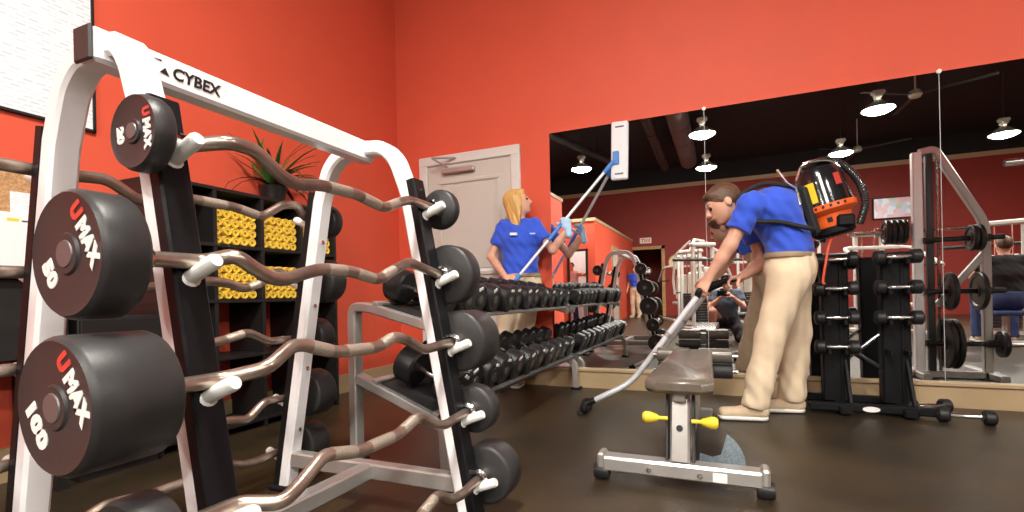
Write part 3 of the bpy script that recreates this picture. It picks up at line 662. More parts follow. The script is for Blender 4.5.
def organic(name, prims, h, cuts=(), wrinkle=None):
    lo = np.min([bounds(p)[0] for p in prims if p['op'] == 'add'], 0)-3*h; hi = np.max([bounds(p)[1] for p in prims if p['op'] == 'add'], 0)+3*h
    n = np.ceil((hi-lo)/h).astype(int)+1; G = np.full(tuple(n), .5, np.float32); ax = [lo[i]+h*np.arange(n[i]) for i in range(3)]
    def sub(i0, i1): return np.stack(np.meshgrid(*[ax[i][i0[i]:i1[i]] for i in range(3)], indexing='ij'), -1)
    for p in prims:
        a, b = bounds(p); pd = p['k']+2.5*h
        i0 = np.maximum(0, np.floor((a-pd-lo)/h).astype(int)); i1 = np.minimum(n, np.ceil((b+pd-lo)/h).astype(int)+1)
        if (i1 <= i0).any(): continue
        sl = tuple(slice(i0[i], i1[i]) for i in range(3)); d = field(p, sub(i0, i1)); g = G[sl]; k = p['k']
        if p['op'] == 'add': hh = np.clip(.5+.5*(g-d)/k, 0, 1); G[sl] = g*(1-hh)+d*hh-k*hh*(1-hh)
        else: hh = np.clip(.5-.5*(g+d)/k, 0, 1); G[sl] = g*(1-hh)-d*hh+k*hh*(1-hh)
    XX = None
    if wrinkle or len(cuts):
        XX = sub((0, 0, 0), n)
        if wrinkle: G += wrinkle(XX).astype(np.float32)
        for o, n_ in cuts: G = np.maximum(G, ((XX-np.array(o, float))@nrm(n_)).astype(np.float32))
    ins = G < 0; shp = n-1; acc = np.zeros((*shp, 3), np.float32); cnt = np.zeros(tuple(shp), np.float32)
    for axis in range(3):
        o1, o2 = [i for i in range(3) if i != axis]
        s0 = [slice(None)]*3; s1 = [slice(None)]*3; s0[axis] = slice(0, -1); s1[axis] = slice(1, None)
        g0, g1 = G[tuple(s0)], G[tuple(s1)]; cr = (g0 < 0) != (g1 < 0); t = np.where(cr, g0/(g0-g1+1e-12), 0)
        for u in (0, 1):
            for v in (0, 1):
                q = [slice(None)]*3; q[o1] = slice(u, shp[o1]+u); q[o2] = slice(v, shp[o2]+v); q = tuple(q)
                c = cr[q]; cnt += c; acc[..., axis] += np.where(c, t[q], 0); acc[..., o1] += c*u; acc[..., o2] += c*v
    act = cnt > 0; idx = np.full(tuple(shp), -1, np.int64); idx[act] = np.arange(act.sum())
    cell = np.argwhere(act); V = lo+h*(cell+acc[act]/cnt[act][:, None]); Q = []
    for axis in range(3):
        o1, o2 = (axis+1) % 3, (axis+2) % 3
        s0 = [slice(None)]*3; s1 = [slice(None)]*3; s0[axis] = slice(0, -1); s1[axis] = slice(1, None)
        a = ins[tuple(s0)]; b = ins[tuple(s1)]
        for fl, mk in ((False, a & ~b), (True, ~a & b)):
            e_ = np.argwhere(mk); e_ = e_[(e_[:, o1] > 0) & (e_[:, o2] > 0) & (e_[:, o1] < shp[o1]) & (e_[:, o2] < shp[o2])]
            def at(d1, d2): c = e_.copy(); c[:, o1] -= d1; c[:, o2] -= d2; return idx[c[:, 0], c[:, 1], c[:, 2]]
            q = np.stack([at(1, 1), at(0, 1), at(0, 0), at(1, 0)], 1)
            Q.append(q[:, ::-1] if fl else q)
    Q = np.concatenate(Q); Q = Q[(Q >= 0).all(1)]
    # light smoothing
    for _ in range(2):
        acc2 = np.zeros_like(V); c2 = np.zeros(len(V))
        for i in range(4):
            a, b = Q[:, i], Q[:, (i+1) % 4]; np.add.at(acc2, a, V[b]); np.add.at(acc2, b, V[a]); np.add.at(c2, a, 1); np.add.at(c2, b, 1)
        V = V*.5+.5*acc2/np.maximum(c2, 1)[:, None]
    me = bpy.data.meshes.new(name); me.vertices.add(len(V)); me.vertices.foreach_set('co', V.astype(np.float32).ravel())
    me.loops.add(len(Q)*4); me.loops.foreach_set('vertex_index', Q.astype(np.int32).ravel())
    me.polygons.add(len(Q)); me.polygons.foreach_set('loop_start', np.arange(len(Q), dtype=np.int32)*4)
    me.polygons.foreach_set('use_smooth', [True]*len(Q)); me.update(); me.validate(); return me
def rotv(v, ax, a):
    ax = nrm(ax); return v*math.cos(a)+np.cross(ax, v)*math.sin(a)+ax*(ax@v)*(1-math.cos(a))
def hand(pr, W, d, n_, t, curl=.9, s=1., infl=0):
    """palm from wrist W along d, palm facing n_, thumb on side t"""
    d = nrm(d); n_ = nrm(np.array(n_)-d*(np.array(n_)@d)); t0 = np.cross(n_, d); t = t0 if t0@np.array(t) > 0 else -t0
    pr.append(cap(W, W+d*.075*s, .016*s+infl, .016*s+infl, side=t, fa=1.7, fb=2.5, k=.012))
    for off, ln, r in ((.031, .070, .0088), (.010, .079, .009), (-.011, .074, .0087), (-.031, .058, .0078)):
        p = W+d*.083*s+t*off*s; dd = nrm(d+t*off*1.2); axr = np.cross(dd, n_); c = curl*.6
        for seg, fr_ in enumerate((.45, .31, .24)):
            dd2 = rotv(dd, axr, c); q = p+dd2*ln*fr_*s; pr.append(cap(p, q, (r-.0006*seg)*s+infl, (r-.0006*(seg+1))*s+infl, k=.005)); p = q; c += curl*.75
    p = W+d*.022*s+t*.024*s; dd = nrm(d*.65+t*.6+n_*.35*curl)
    for ln, r in ((.045, .0125), (.033, .0105), (.026, .009)):
        q = p+dd*ln*s; pr.append(cap(p, q, r*s+infl, (r-.001)*s+infl, k=.006)); p = q; dd = nrm(dd+n_*.35*curl-t*.12*curl)
def person(label, J, root, shirt='blue', trousers='khaki', skin='skin', hair='short', hairm='hairbrown', shoem='shoe', s=1., h=.008, hc=.009,
           wf=1., sleeve=.62, hs=None, hands=None, gloves=None, belt=True, tag_name=False, legs_skin=False):
    """J: joints in world metres. One continuous body mesh, clothes and hair over it."""
    R0 = np.array(root, float); g = {k: np.array(v, float)-R0 for k, v in J.items() if k not in ('fwd', 'up', 'front')}
    fwd = nrm(J['fwd']); up = nrm(np.array(J['up'])-fwd*(np.array(J['up'])@fwd)); rt = np.cross(fwd, up)
    t = thing('person', label, 'person', R0)
    sd = nrm(g['shR']-g['shL']); hsd = nrm(g['hipR']-g['hipL']); nb = (g['shR']+g['shL'])/2
    fr_ = nrm(J['front'])
    H_ = g['head']; q_ = hs or s
    def torso(i):
        return [cap(g['pelvis'], g['waist'], .108*s+i, .098*s+i, hsd, 1.45*wf, 1.38*wf, k=.03), cap(g['waist'], g['chest'], .098*s+i, .118*s+i, sd, 1.38*wf, 1.38, k=.04),
                cap(g['chest'], nb-.035*nrm(nb-g['chest']), .118*s+i, .085*s+i, sd, 1.38, 1.75, k=.04), cap(nb, g['shL'], .06*s+i, .056*s+i, k=.03), cap(nb, g['shR'], .06*s+i, .056*s+i, k=.03)]
    def leg(S_, i, hem=None):
        return [cap(g['hip'+S_], g['knee'+S_], .086*s+i, .057*s+i, k=.03), cap(g['knee'+S_], g['ank'+S_], .057*s+i, (.038*s if hem is None else hem)+i*.5, k=.03)]
    body = torso(0)
    body += [cap(nb+.02*nrm(H_-nb), H_-up*.055*q_, .054*s*wf**.5, .052*s*wf**.5, k=.03)]
    for S_ in 'LR':
        body += [cap(g['sh'+S_], g['el'+S_], .047*s, .038*s, k=.03), cap(g['el'+S_], g['el'+S_]*.6+g['wr'+S_]*.4, .040*s, .037*s, k=.02), cap(g['el'+S_]*.6+g['wr'+S_]*.4, g['wr'+S_], .037*s, .025*s, side=hands[S_][2] if hands else None, fa=1, fb=1.15, k=.02)]
        body += leg(S_, 0)
        body += [cap(g['ank'+S_]-A(0, 0, .03), g['ank'+S_]*.35+g['toe'+S_]*.65-A(0, 0, .012), .030*s, .020*s, k=.02)]
        if hands and not (gloves and S_ in gloves):
            d_, n_, tt, cu = hands[S_]; hand(body, g['wr'+S_], d_, n_, tt, cu, s)
        elif not hands:
            d_ = nrm(g['wr'+S_]-g['el'+S_]); hand(body, g['wr'+S_], d_, -sd if S_ == 'R' else sd, fr_, .5, s)
    # head
    FR = [rt, fwd, up]
    body += [ell(H_+up*.022*q_-fwd*.012*q_, (.076*q_, .094*q_, .092*q_), FR, .02), ell(H_-up*.030*q_+fwd*.022*q_, (.062*q_, .070*q_, .080*q_), FR, .03), ell(H_-up*.088*q_+fwd*.058*q_, (.026*q_, .022*q_, .020*q_), FR, .02),
             cap(H_+up*.012*q_+fwd*.086*q_, H_-up*.026*q_+fwd*.108*q_, .008*q_, .012*q_, k=.012), ell(H_-up*.030*q_+fwd*.098*q_, (.017*q_, .012*q_, .010*q_), FR, .008),
             cap(H_+up*.022*q_+fwd*.080*q_-rt*.035*q_, H_+up*.022*q_+fwd*.080*q_+rt*.035*q_, .011*q_, k=.012), ell(H_-up*.056*q_+fwd*.086*q_, (.024*q_, .011*q_, .010*q_), FR, .008),
             ell(H_+up*.000*q_+fwd*.094*q_+rt*.032*q_, (.015*q_, .012*q_, .009*q_), FR, .008, 'sub'), ell(H_+up*.000*q_+fwd*.094*q_-rt*.032*q_, (.015*q_, .012*q_, .009*q_), FR, .008, 'sub')]
    for e_ in (-1, 1): body += [ell(H_+rt*e_*.077*q_-fwd*.012*q_-up*.010*q_, (.010*q_, .019*q_, .031*q_), FR, .008)]
    part('body', organic('body', body, h), skin, t)
    if h < .01:
        for e_ in (-1, 1):
            part('eye', M().ball(H_+up*.001*q_+fwd*.080*q_+rt*e_*.031*q_, .0115*q_, 10, 8), 'eye', t)
            part('eyebrow', M().tube([H_+up*.026*q_+fwd*.088*q_+rt*e_*.014*q_, H_+up*.030*q_+fwd*.086*q_+rt*e_*.032*q_, H_+up*.024*q_+fwd*.074*q_+rt*e_*.050*q_], [.003*q_, .004*q_, .002*q_], 6), 'brow', t)
        part('lips', M().tube([H_-up*.058*q_+fwd*.090*q_-rt*.022*q_, H_-up*.055*q_+fwd*.0985*q_, H_-up*.058*q_+fwd*.090*q_+rt*.022*q_], [.003*q_, .0065*q_, .003*q_], 8), 'lip', t)
    # hair
    hp = [ell(H_+up*.030*q_-fwd*.018*q_, (.083*q_, .098*q_, .094*q_), FR, .02), ell(H_+up*.075*q_+fwd*.045*q_, (.060*q_, .045*q_, .030*q_), FR, .02)]
    if hair == 'short':
        cuts = [(H_+up*.055*q_+fwd*.075*q_, nrm(fwd*.80-up*.45)), (H_-up*.055*q_, -up)]
        part('hair', organic('hair', hp, hc*.8, cuts), hairm, t)
    elif hair == 'long':
        back = [cap(H_-fwd*.035*q_+up*.03*q_, H_-fwd*.070*q_-up*.215*q_, .084*q_, .050*q_, rt, 1.0, 1.5, k=.03)]
        for e_ in (-1, 1): back += [cap(H_+rt*e_*.068*q_+up*.03*q_, H_+rt*e_*.088*q_-up*.205*q_-fwd*.01*q_, .038*q_, .026*q_, k=.03)]
        cuts = [(H_+up*.050*q_+fwd*.070*q_, nrm(fwd*.85-up*.35))]
        def hw(X): return .0016*np.sin(X@(rt*150+fwd*120)+3*np.sin(X@up*9))+.0012*np.sin(X@(rt*90-fwd*230)+1)
        part('hair', organic('hair', hp+back, hc*.7, cuts, hw), hairm, t)
    elif hair == 'cap':
        part('hair', organic('hair', hp, hc, [(H_+up*.02*q_, nrm(fwd*.75-up*.65))]), hairm, t)
    # shirt
    upv = nrm(g['waist']-g['pelvis']); i = .016
    sh = torso(i)
    for S_ in 'LR':
        e_ = g['sh'+S_]+(g['el'+S_]-g['sh'+S_])*sleeve; dd = nrm(g['el'+S_]-g['sh'+S_])
        sh.append(cap(g['sh'+S_], e_+dd*.05, .052*s+i, .053*s+i, k=.03, cut=[(e_, dd)]))
    if sleeve > 1:
        for S_ in 'LR': dd = nrm(g['wr'+S_]-g['el'+S_]); sh.append(cap(g['el'+S_], g['wr'+S_], .040*s+i, .030*s+i, k=.03, cut=[(g['wr'+S_]-dd*.02, dd)]))
    nbase = nb+.02*nrm(H_-nb); nd = nrm(H_-nb)
    sh.append(cap(nb, nbase+nd*.03, .062*s*wf**.5, .060*s*wf**.5, k=.015, cut=[(nbase+nd*.034*s-fr_*.0, nrm(nd+fr_*.35))]))
    ph = np.random.uniform(0, 6, 6)
    def wr(X): return .0040*np.sin(X[..., 2]*46+X[..., 0]*31+ph[0])*np.sin(X[..., 1]*38-X[..., 2]*22+ph[1])+.0025*np.sin(X[..., 0]*90+X[..., 2]*60+ph[2])
    bot = g['pelvis']+upv*(.055 if belt else .0)
    part('shirt', organic('shirt', sh, hc, [(bot, -upv)], wr), shirt, t)
    # trousers
    tr_ = [cap(g['pelvis'], g['waist'], .108*s+.022, .098*s+.020, hsd, 1.45*wf, 1.38*wf, k=.03), ell(g['pelvis']-nrm(fr_*A(1, 1, 0))*.02-upv*.02, A(.155*wf*s, .118*s, .12*s), [hsd, nrm(fr_*A(1, 1, 0)), upv], .04)]
    for S_ in 'LR': tr_ += leg(S_, .022, .062*s)
    cuts = []
    hemz = min(g['ankL'][2], g['ankR'][2])
    for S_ in 'LR':
        dd = nrm(g['ank'+S_]-g['knee'+S_]); tr_[-1 if S_ == 'R' else -3]['cut'] = [(g['ank'+S_]+dd*.035, dd)]
    wt = g['pelvis']+upv*.085
    def wr2(X): return .0055*np.sin(X[..., 2]*17+X[..., 0]*40+X[..., 1]*26+ph[3])*np.sin(X[..., 0]*30-X[..., 2]*12+X[..., 1]*22+ph[4])+.0025*np.sin(X[..., 2]*60+X[..., 0]*70+2*np.sin(X[..., 1]*18+X[..., 2]*9)+ph[5])*np.clip((.45-X[..., 2])*4, 0, 1)
    part('trousers', organic('trousers', tr_, hc, [(wt, upv)], wr2), trousers, t)
    if belt:
        bt = [cap(g['pelvis'], g['waist'], (.108*s+.030), .098*s+.028, hsd, 1.45*wf, 1.38*wf, k=.03)]
        part('belt', organic('belt', bt, hc*.8, [(wt, upv), (wt-upv*.035, -upv)]), 'beltm', t)
    for S_ in 'LR':
        a, b = g['ank'+S_], g['toe'+S_]; d_ = nrm(A(b[0]-a[0], b[1]-a[1], 0)); fz = -R0[2]+.0; sdw = A(-d_[1], d_[0], 0)
        bz = min(a[2]-.085*s, b[2]-.03); hl = A(a[0], a[1], bz)-d_*.03; tt = A(b[0], b[1], bz)-d_*.03
        up_ = [cap(hl+A(0, 0, .055), hl+d_*.06+A(0, 0, .07), .04*s, .038*s, k=.03), cap(hl+A(0, 0, .045), tt+A(0, 0, .038), .036*s, .030*s, sdw, 1.0, 1.45, k=.03)]
        so = part('shoe', organic('shoe', up_, hc*.8, [(A(0, 0, bz+.018), (0, 0, -1))]), shoem, t)
        part('sole', organic('sole', [cap(hl+A(0, 0, .02), tt+A(0, 0, .02), .041*s, .036*s, sdw, 1.0, 1.42, k=.02)], hc*.7, [(A(0, 0, bz+.024), (0, 0, 1)), (A(0, 0, bz+.001), (0, 0, -1))]), 'sole', so)
    if gloves:
        for S_ in gloves:
            d_, n_, tt, cu = hands[S_]; gp = [cap(g['wr'+S_]-nrm(d_)*.05, g['wr'+S_], .034*s, .030*s, k=.02)]; hand(gp, g['wr'+S_], d_, n_, tt, cu, s, .004)
            part('glove', organic('glove', gp, .005, [], lambda X: .002*np.sin(X[..., 0]*160)*np.sin(X[..., 2]*140)), 'glove', t)
    return t, g
# ---------------------------------------------------------------- the man with the backpack vacuum
MY = 3.42
hipc = P(789, 272, Y=MY)
J = dict(pelvis=hipc+A(0, 0, .03), waist=P(789, 246, Y=MY), chest=P(774, 211, Y=MY), shL=P(751, 205, Y=3.245), shR=P(749, 205, Y=3.245)+A(0, .35, .01), head=P(723, 204, Y=MY-.03),
         hipL=hipc+A(-.01, -.095, -.03), hipR=hipc+A(.02, .095, -.03), kneeL=P(771, 335, Y=3.29), kneeR=P(796, 333, Y=3.54), ankL=P(755, 402, Y=3.265), ankR=P(792, 399, Y=3.55),
         toeL=A(-.035, 3.24, .035), toeR=A(.20, 3.52, .035), elL=P(730, 245, Y=3.25), wrL=P(709, 277, Y=3.27), elR=P(763, 262, Y=3.58), wrR=P(742, 277, Y=3.46),
         fwd=A(-.80, -.18, -.40), up=A(-.4, 0, .8), front=A(-.85, 0, -.45))
for q in 'LR': J['ank'+q][2] = max(J['ank'+q][2], .11)
GL = P(701, 290, Y=3.265); GRp = P(735, 279, Y=3.43)
wdir = nrm(GRp-GL)
hands = dict(L=(nrm(GL-J['wrL']), nrm(A(.5, .75, .1)), A(.2, .5, .8), 1.05), R=(nrm(GRp-J['wrR'])+A(-.6, -.2, 0), A(-.2, -.3, -.9), A(-.3, -.9, 0), 1.0))
person('man in blue polo and khaki trousers bending forward with a backpack vacuum', J, A(hipc[0], MY, 0), h=.0062, hc=.0085, hands=hands, s=1.07)
# wand
wd = thing('vacuum_wand', 'long silver vacuum wand with black floor tool held by the bending man', 'vacuum wand', P(592, 402, Z=.0))
w0 = np.array(wd.location)
tip = P(585, 405, Z=.04); b0 = P(595, 400, Z=.075); b1 = P(631, 383, Y=3.24); g0 = P(697, 297, Y=3.262)
part('tube', M().tube(rounded([b0-w0, b1-w0, g0-w0], .09, 8), .019, 14), 'polewhite', wd)
mid = b1+(g0-b1)*.55; part('joint_ring', M().cyl(mid-w0, mid+nrm(g0-b1)*.03-w0, .021, n=14), 'silver', wd)
part('grip', M().tube(curve([g0-w0, GL-w0, (GL+GRp)/2-w0+A(0, 0, .01), GRp-w0], 5), .019, 12), 'blackplastic', wd)
ft = part('floor_tool', M().cbox(tip-w0+A(0, 0, .0), (.05, .26, .045), .012, R=[(.94, .2, .25), (-.2, .97, 0), (-.25, 0, .94)]), 'blackplastic', wd)
part('tool_neck', M().cyl(tip-w0+A(.01, 0, .01), b0-w0, .024, .021, 12), 'blackplastic', wd)
part('brush_strip', M().cbox(tip-w0+A(.0, 0, -.028), (.04, .25, .02), .004), 'strap', wd)
# backpack vacuum
vy = MY+.02
vt = P(814, 168, Y=vy); vb = P(835, 233, Y=vy); vax = nrm(vb-vt); vl = np.linalg.norm(vb-vt)
vc = thing('backpack_vacuum', 'black and orange backpack vacuum on the back of the bending man', 'vacuum', vb); v0 = vb
o_ = vt-v0; k_ = vl/.5
can = part('canister', M().lathe([(0, .0), (.06, .0), (.105, .02), (.125, .06), (.132, .12), (.140, .29*k_), (.142, .30*k_), (0, .30*k_)], o_, vax, 32), 'vacblack', vc)
part('motor_housing', M().lathe([(.145, .295*k_), (.152, .30*k_), (.152, .335*k_), (.140, .35*k_), (.112, .37*k_), (.105, .44*k_), (.10, .455*k_), (0, .455*k_)], o_, vax, 32), 'orange', vc)
part('motor_base', M().lathe([(0, .452*k_), (.098, .452*k_), (.108, .465*k_), (.108, .50*k_), (.09, .52*k_), (0, .52*k_)], o_, vax, 24), 'blackplastic', vc)
sdv = nrm(np.cross(vax, (0, 1, 0))); sdv = -sdv if sdv[0] < 0 else sdv
def around(a): return math.cos(a)*A(0, -1, 0)+math.sin(a)*sdv       # a=0 faces the camera
def patch(m_, a0, a1, h0, h1, r0, r1, n_=8):
    V = []; F = []
    for i in range(n_+1):
        a = a0+(a1-a0)*i/n_; d_ = nrm(around(a)-vax*(around(a)@vax)); V += [o_+vax*h0+d_*r0, o_+vax*h1+d_*r1]
    for i in range(n_): F.append((2*i, 2*i+2, 2*i+3, 2*i+1))
    return m_.add(V, F)
part('yellow_label', patch(M(), -1.05, -.40, .10, .27*k_, .134, .1415), 'yellow', can)
part('rib', patch(M(), -.16, -.06, .06, .29*k_, .128, .1425), 'silver', can)
part('red_mark', patch(M(), .42, .72, .08, .15, .1315, .1345), 'inkred', can)
for a in (-.6, -.35, -.1, .15, .4): part('vent_slot', patch(M(), a, a+.09, .305*k_, .325*k_, .1535, .1535, 2), 'inkblack', vc)
part('latch', patch(M(), -.35, -.1, .39*k_, .425*k_, .111, .109, 3), 'inkblack', vc)
part('switch_box', M().cbox(o_+vax*.44*k_+nrm(around(.45))*.11, (.09, .05, .07), .012), 'blackplastic', vc)
hs = [o_+vax*.02+A(0, 0, .02)-sdv*.05, o_-vax*.025+A(0, -.02, .0)+sdv*.04, o_+sdv*.13+vax*.02, o_+sdv*.185+vax*.14, o_+sdv*.19+vax*.28, o_+sdv*.13+vax*.40]
part('hose', M().tube(curve(hs, 8), .020, 12), 'vacblack', vc)
hc_ = curve(hs, 30)
rng = M()
for i in range(4, len(hc_)-4, 3): rng.cyl(hc_[i], hc_[i+1], .0228, n=10)
part('hose_ribs', rng, 'ductdark', vc)
part('carry_handle', M().tube(curve([o_+A(-.10, -.05, -.08), o_+A(-.06, -.06, .015), o_+A(.06, -.06, .025), o_+A(.12, -.05, -.02)], 5), .010, 8), 'chrome', vc)
# back plate and harness follow the man's back
bp0 = P(797, 190, Y=vy)-v0; bp1 = P(812, 238, Y=vy)-v0
part('back_plate', M().cbox((bp0+bp1)/2+A(.01, 0, 0), (.05, .27, np.linalg.norm(bp1-bp0)), .02, R=[np.cross((0, 1, 0), nrm(bp1-bp0)), (0, 1, 0), nrm(bp1-bp0)]), 'strap', vc)
part('frame_wire', M().tube([P(777, 170, Y=MY-.09)-v0, P(787, 183, Y=MY-.11)-v0, P(796, 188, Y=MY-.12)-v0, P(800, 205, Y=MY-.13)-v0], .008, 8), 'chrome', vc)
for sy in (-1, 1):
    pts = [P(797, 192, Y=vy)-v0+A(0, sy*.10, 0), P(784, 189, Y=MY)-v0+A(0, sy*.11, 0), P(760, 188, Y=MY)-v0+A(0, sy*.11, 0), P(742, 199, Y=MY)-v0+A(-.03, sy*.12, -.02), P(753, 223, Y=MY)-v0+A(-.03, sy*.175, -.0), P(775, 226, Y=MY)-v0+A(-.0, sy*.198, -.0), P(800, 231, Y=MY)-v0+A(0, sy*.18, -.0), P(811, 232, Y=MY)-v0+A(0, sy*.13, 0)]
    part('shoulder_strap', M().tube(curve(pts, 6), .013, 8), 'strap', vc)
part('power_cord', M().tube(curve([o_+vax*.5*k_, P(829, 245, Y=MY-.08)-v0, P(826, 262, Y=MY-.10)-v0, P(823, 281, Y=MY-.10)-v0, P(825, 284, Y=MY-.10)-v0], 6), .007, 8), 'cordred', vc)
# ---------------------------------------------------------------- the woman with the mop
WY = 3.82
hc0 = P(521, 284, Y=WY)
MT_ = P(616, 158, Y=D-.03); BT = P(514, 282, Y=3.60)
def pole_at(u):                                      # point of the straight pole at image column u
    lo, hi = 0., 1.
    for _ in range(40):
        m_ = (lo+hi)/2; p = BT+(MT_-BT)*m_; z = -s_*p[0]+c_*p[1]; x = c_*p[0]+s_*p[1]
        uu = PPX+FPX*x/z*cr_-FPX*(p[2]-CAMH)/z*sr_
        lo, hi = (m_, hi) if uu < u else (lo, m_)
    return BT+(MT_-BT)*lo
gr = pole_at(566); gb = pole_at(516)
rgt = A(c_, s_, 0)
J = dict(pelvis=hc0+A(0, 0, .0), waist=P(520, 262, Y=WY), chest=P(519, 240, Y=WY), shR=P(504, 228, Y=WY-.03), shL=P(534, 226, Y=WY+.02), head=P(518, 203, Y=WY),
         hipR=hc0-rgt*.085-A(0, 0, .06), hipL=hc0+rgt*.085-A(0, 0, .06), kneeR=A(*(hc0-rgt*.09+A(-.06, .0, 0))[:2], .46), kneeL=A(*(hc0+rgt*.06+A(-.06, .02, 0))[:2], .46), ankR=A(*(hc0-rgt*.10+A(-.11, .02, 0))[:2], .10), ankL=A(*(hc0+rgt*.06+A(-.11, .04, 0))[:2], .10),
         toeR=A(*(hc0-rgt*.13+A(-.09, -.13, 0))[:2], .035), toeL=A(*(hc0+rgt*.06+A(-.10, -.11, 0))[:2], .035), elR=P(491, 257, Y=WY-.06), wrR=gb+A(-.085, .0, .015), elL=P(553, 250, Y=WY-.02), wrL=gr+A(.015, -.01, -.085),
         fwd=nrm(rgt*.93+A(.1, -.1, .28)), up=A(-.25, 0, 1), front=nrm(A(s_*.8+.25, -c_, 0)))
pd_ = nrm(MT_-BT)
hands = dict(R=(nrm(gb-J['wrR'])+A(0, 0, 0), nrm(A(.1, .9, -.4)), A(.2, .2, .9), 1.0), L=(nrm(gr-J['wrL'])+A(-.1, 0, .2), nrm(A(-.5, .8, .1)), A(-.6, -.4, .1), 1.0))
tW, gW = person('blonde woman in blue polo wiping the mirror with a flat mop', J, A(hc0[0], hc0[1], 0), hair='long', hairm='hairblond', s=.88, hs=1.0, wf=1.0, h=.0066, hc=.0085, hands=hands, gloves='L', sleeve=.62)
nt_ = P(513.5, 234, Y=WY-.145)-np.array(tW.location)
part('name_tag', M().cbox(nt_, (.060, .006, .022), .002, R=[rgt, A(-s_, c_, 0), (0, 0, 1)]), 'paper', tW)
lg_ = P(532.5, 233.5, Y=WY-.125)-np.array(tW.location)
part('shirt_emblem', M().cbox(lg_, (.045, .006, .012), .002, R=[rgt, A(-s_, c_, 0), (0, 0, 1)]), 'glove', tW)
mp_ = thing('flat_mop', 'blue and white pole mop with white pad pressed on the mirror', 'mop', BT)
part('pole', M().cyl((0, 0, 0), (MT_-BT)*.90, .0125, n=12), 'polewhite', mp_)
for f0, f1 in ((-.01, .06), (.33, .47), (.88, .97)): part('pole_sleeve', M().cyl((MT_-BT)*f0, (MT_-BT)*f1, .0165, n=12), 'poleblue', mp_)
ma = P(613, 122, Y=D-.02); mb_ = P(616, 181, Y=D-.02); mc = P(619.5, 150.5, Y=D-.02)
zz = A(.03, 0, 1); part('mop_pad', M().cbox(mc-BT, (.135, .022, .47), .010, R=[(1, 0, -.03), (0, 1, 0), zz]), 'moppad', mp_)
hd = part('pad_holder', M().cbox(MT_-BT+A(.0, .0, -.0), (.05, .03, .11), .006), 'poleblue', mp_)
part('swivel', M().cyl((MT_-BT)*.95, (MT_-BT), .014, n=10), 'poleblue', mp_)
for q in (.19, -.19): part('pad_print', M().cbox(mc-BT+A(q*.03, -.0125, q), (.07, .001, .012), 0), 'greyblue', mp_)
# ---------------------------------------------------------------- pendant lamps
lm = {}
lm['rod'] = mesh_of(M().cyl((0, 0, .42), (0, 0, (ZC-LAMPZ)/.82), .012, n=8), 'rod')
lm['ballast'] = mesh_of(M().cbox((0, 0, .37), (.24, .15, .10), .03).cbox((0, 0, .30), (.14, .22, .10), .03).cbox((0, 0, .24), (.10, .10, .06), .02), 'ballast')
lm['reflector'] = mesh_of(M().lathe([(.07, .22), (.10, .20), (.18, .13), (.27, .06), (.31, .015), (.31, .0), (.295, .01), (.26, .05), (.17, .12), (.06, .2)], (0, 0, 0), (0, 0, 1), 28), 'reflector')
lm['lens'] = mesh_of(M().lathe([(0, -.075), (.10, -.07), (.19, -.05), (.25, -.02), (.285, .012), (.285, .018), (0, .018)], (0, 0, 0), (0, 0, 1), 20), 'lens')
LN = ['pendant lamp hanging alone by the office, left end of the mirror', 'nearest pendant lamp beside the ducts, centre of the mirror', 'farther pendant lamp below the nearer one, centre of the mirror', 'bright pendant lamp right of centre, next to the ceiling fan', 'small far pendant lamp above the vacuum in the mirror', 'pendant lamp at the right end of the mirror',
      'pendant lamp overhead by the barbell rack, out of view', 'pendant lamp far right, out of view', 'pendant lamp at the far right near the mirror, out of view']
for (x, y), lb_ in zip(LAMPS, LN):
    o = thing('pendant_lamp', lb_, 'lamp', (x, y, LAMPZ), group='pendant lamps on the black ceiling')
    o.scale = (.82, .82, .82)
    part('rod', lm['rod'], 'ductdark', o); part('ballast', lm['ballast'], 'galv', o); part('reflector', lm['reflector'], 'lampglass', o); part('lens', lm['lens'], 'lampglow', o)
# ducts and fans
def duct(pts, r, lab, mt):
    o = thing('air_duct', lab, 'duct', pts[0]); p0 = A(*pts[0]); d_ = nrm(A(*pts[1])-p0); L_ = np.linalg.norm(A(*pts[1])-p0)
    part('pipe', M().cyl((0, 0, 0), d_*L_, r, n=20), mt, o)
    for k in range(1, int(L_/1.2)): part('band', M().cyl(d_*1.2*k, d_*(1.2*k+.04), r+.012, n=20), mt, o)
    for k in (0, 1): part('hanger', M().cyl(d_*(L_*(.15+.6*k))+A(0, 0, r), d_*(L_*(.15+.6*k))+A(0, 0, ZC-p0[2]), .01, n=6), 'ductdark', o)
duct([(-.85, -7.6, 4.75), (-.85, -1.0, 4.75)], .24, 'fat grey round air duct under the black ceiling', 'duct')
duct([(-1.55, -7.8, 4.7), (-1.45, -1.0, 4.7)], .13, 'thin dark air duct beside the fat grey one', 'ductdark')
duct([(-3.0, -6.5, 4.75), (-4.3, -1.8, 4.75)], .10, 'thin dark pipe above the low office walls', 'ductdark')
def fan(loc, lab):
    o = thing('ceiling_fan', lab, 'ceiling fan', loc, (0, 0, .5))
    part('rod', M().cyl((0, 0, .1), (0, 0, ZC-loc[2]), .015, n=8), 'galv', o); part('motor', M().lathe([(0, -.06), (.08, -.05), (.11, 0), (.09, .07), (.03, .11), (0, .11)], (0, 0, 0), (0, 0, 1), 18), 'galv', o)
    for k in range(3):
        a = 2*PI*k/3; d_ = A(math.cos(a), math.sin(a), 0); part('blade', M().cbox(d_*.62, (1.0, .10, .012), .004, R=[d_, A(-d_[1], d_[0], .15), A(0, 0, 1)]), 'ductdark', o)
fan((3.4, -3.4, 4.4), 'nearer three-blade ceiling fan beside the bright lamp in the mirror'); fan((3.3, -7.2, 4.4), 'farther ceiling fan beside the small far lamp in the mirror')
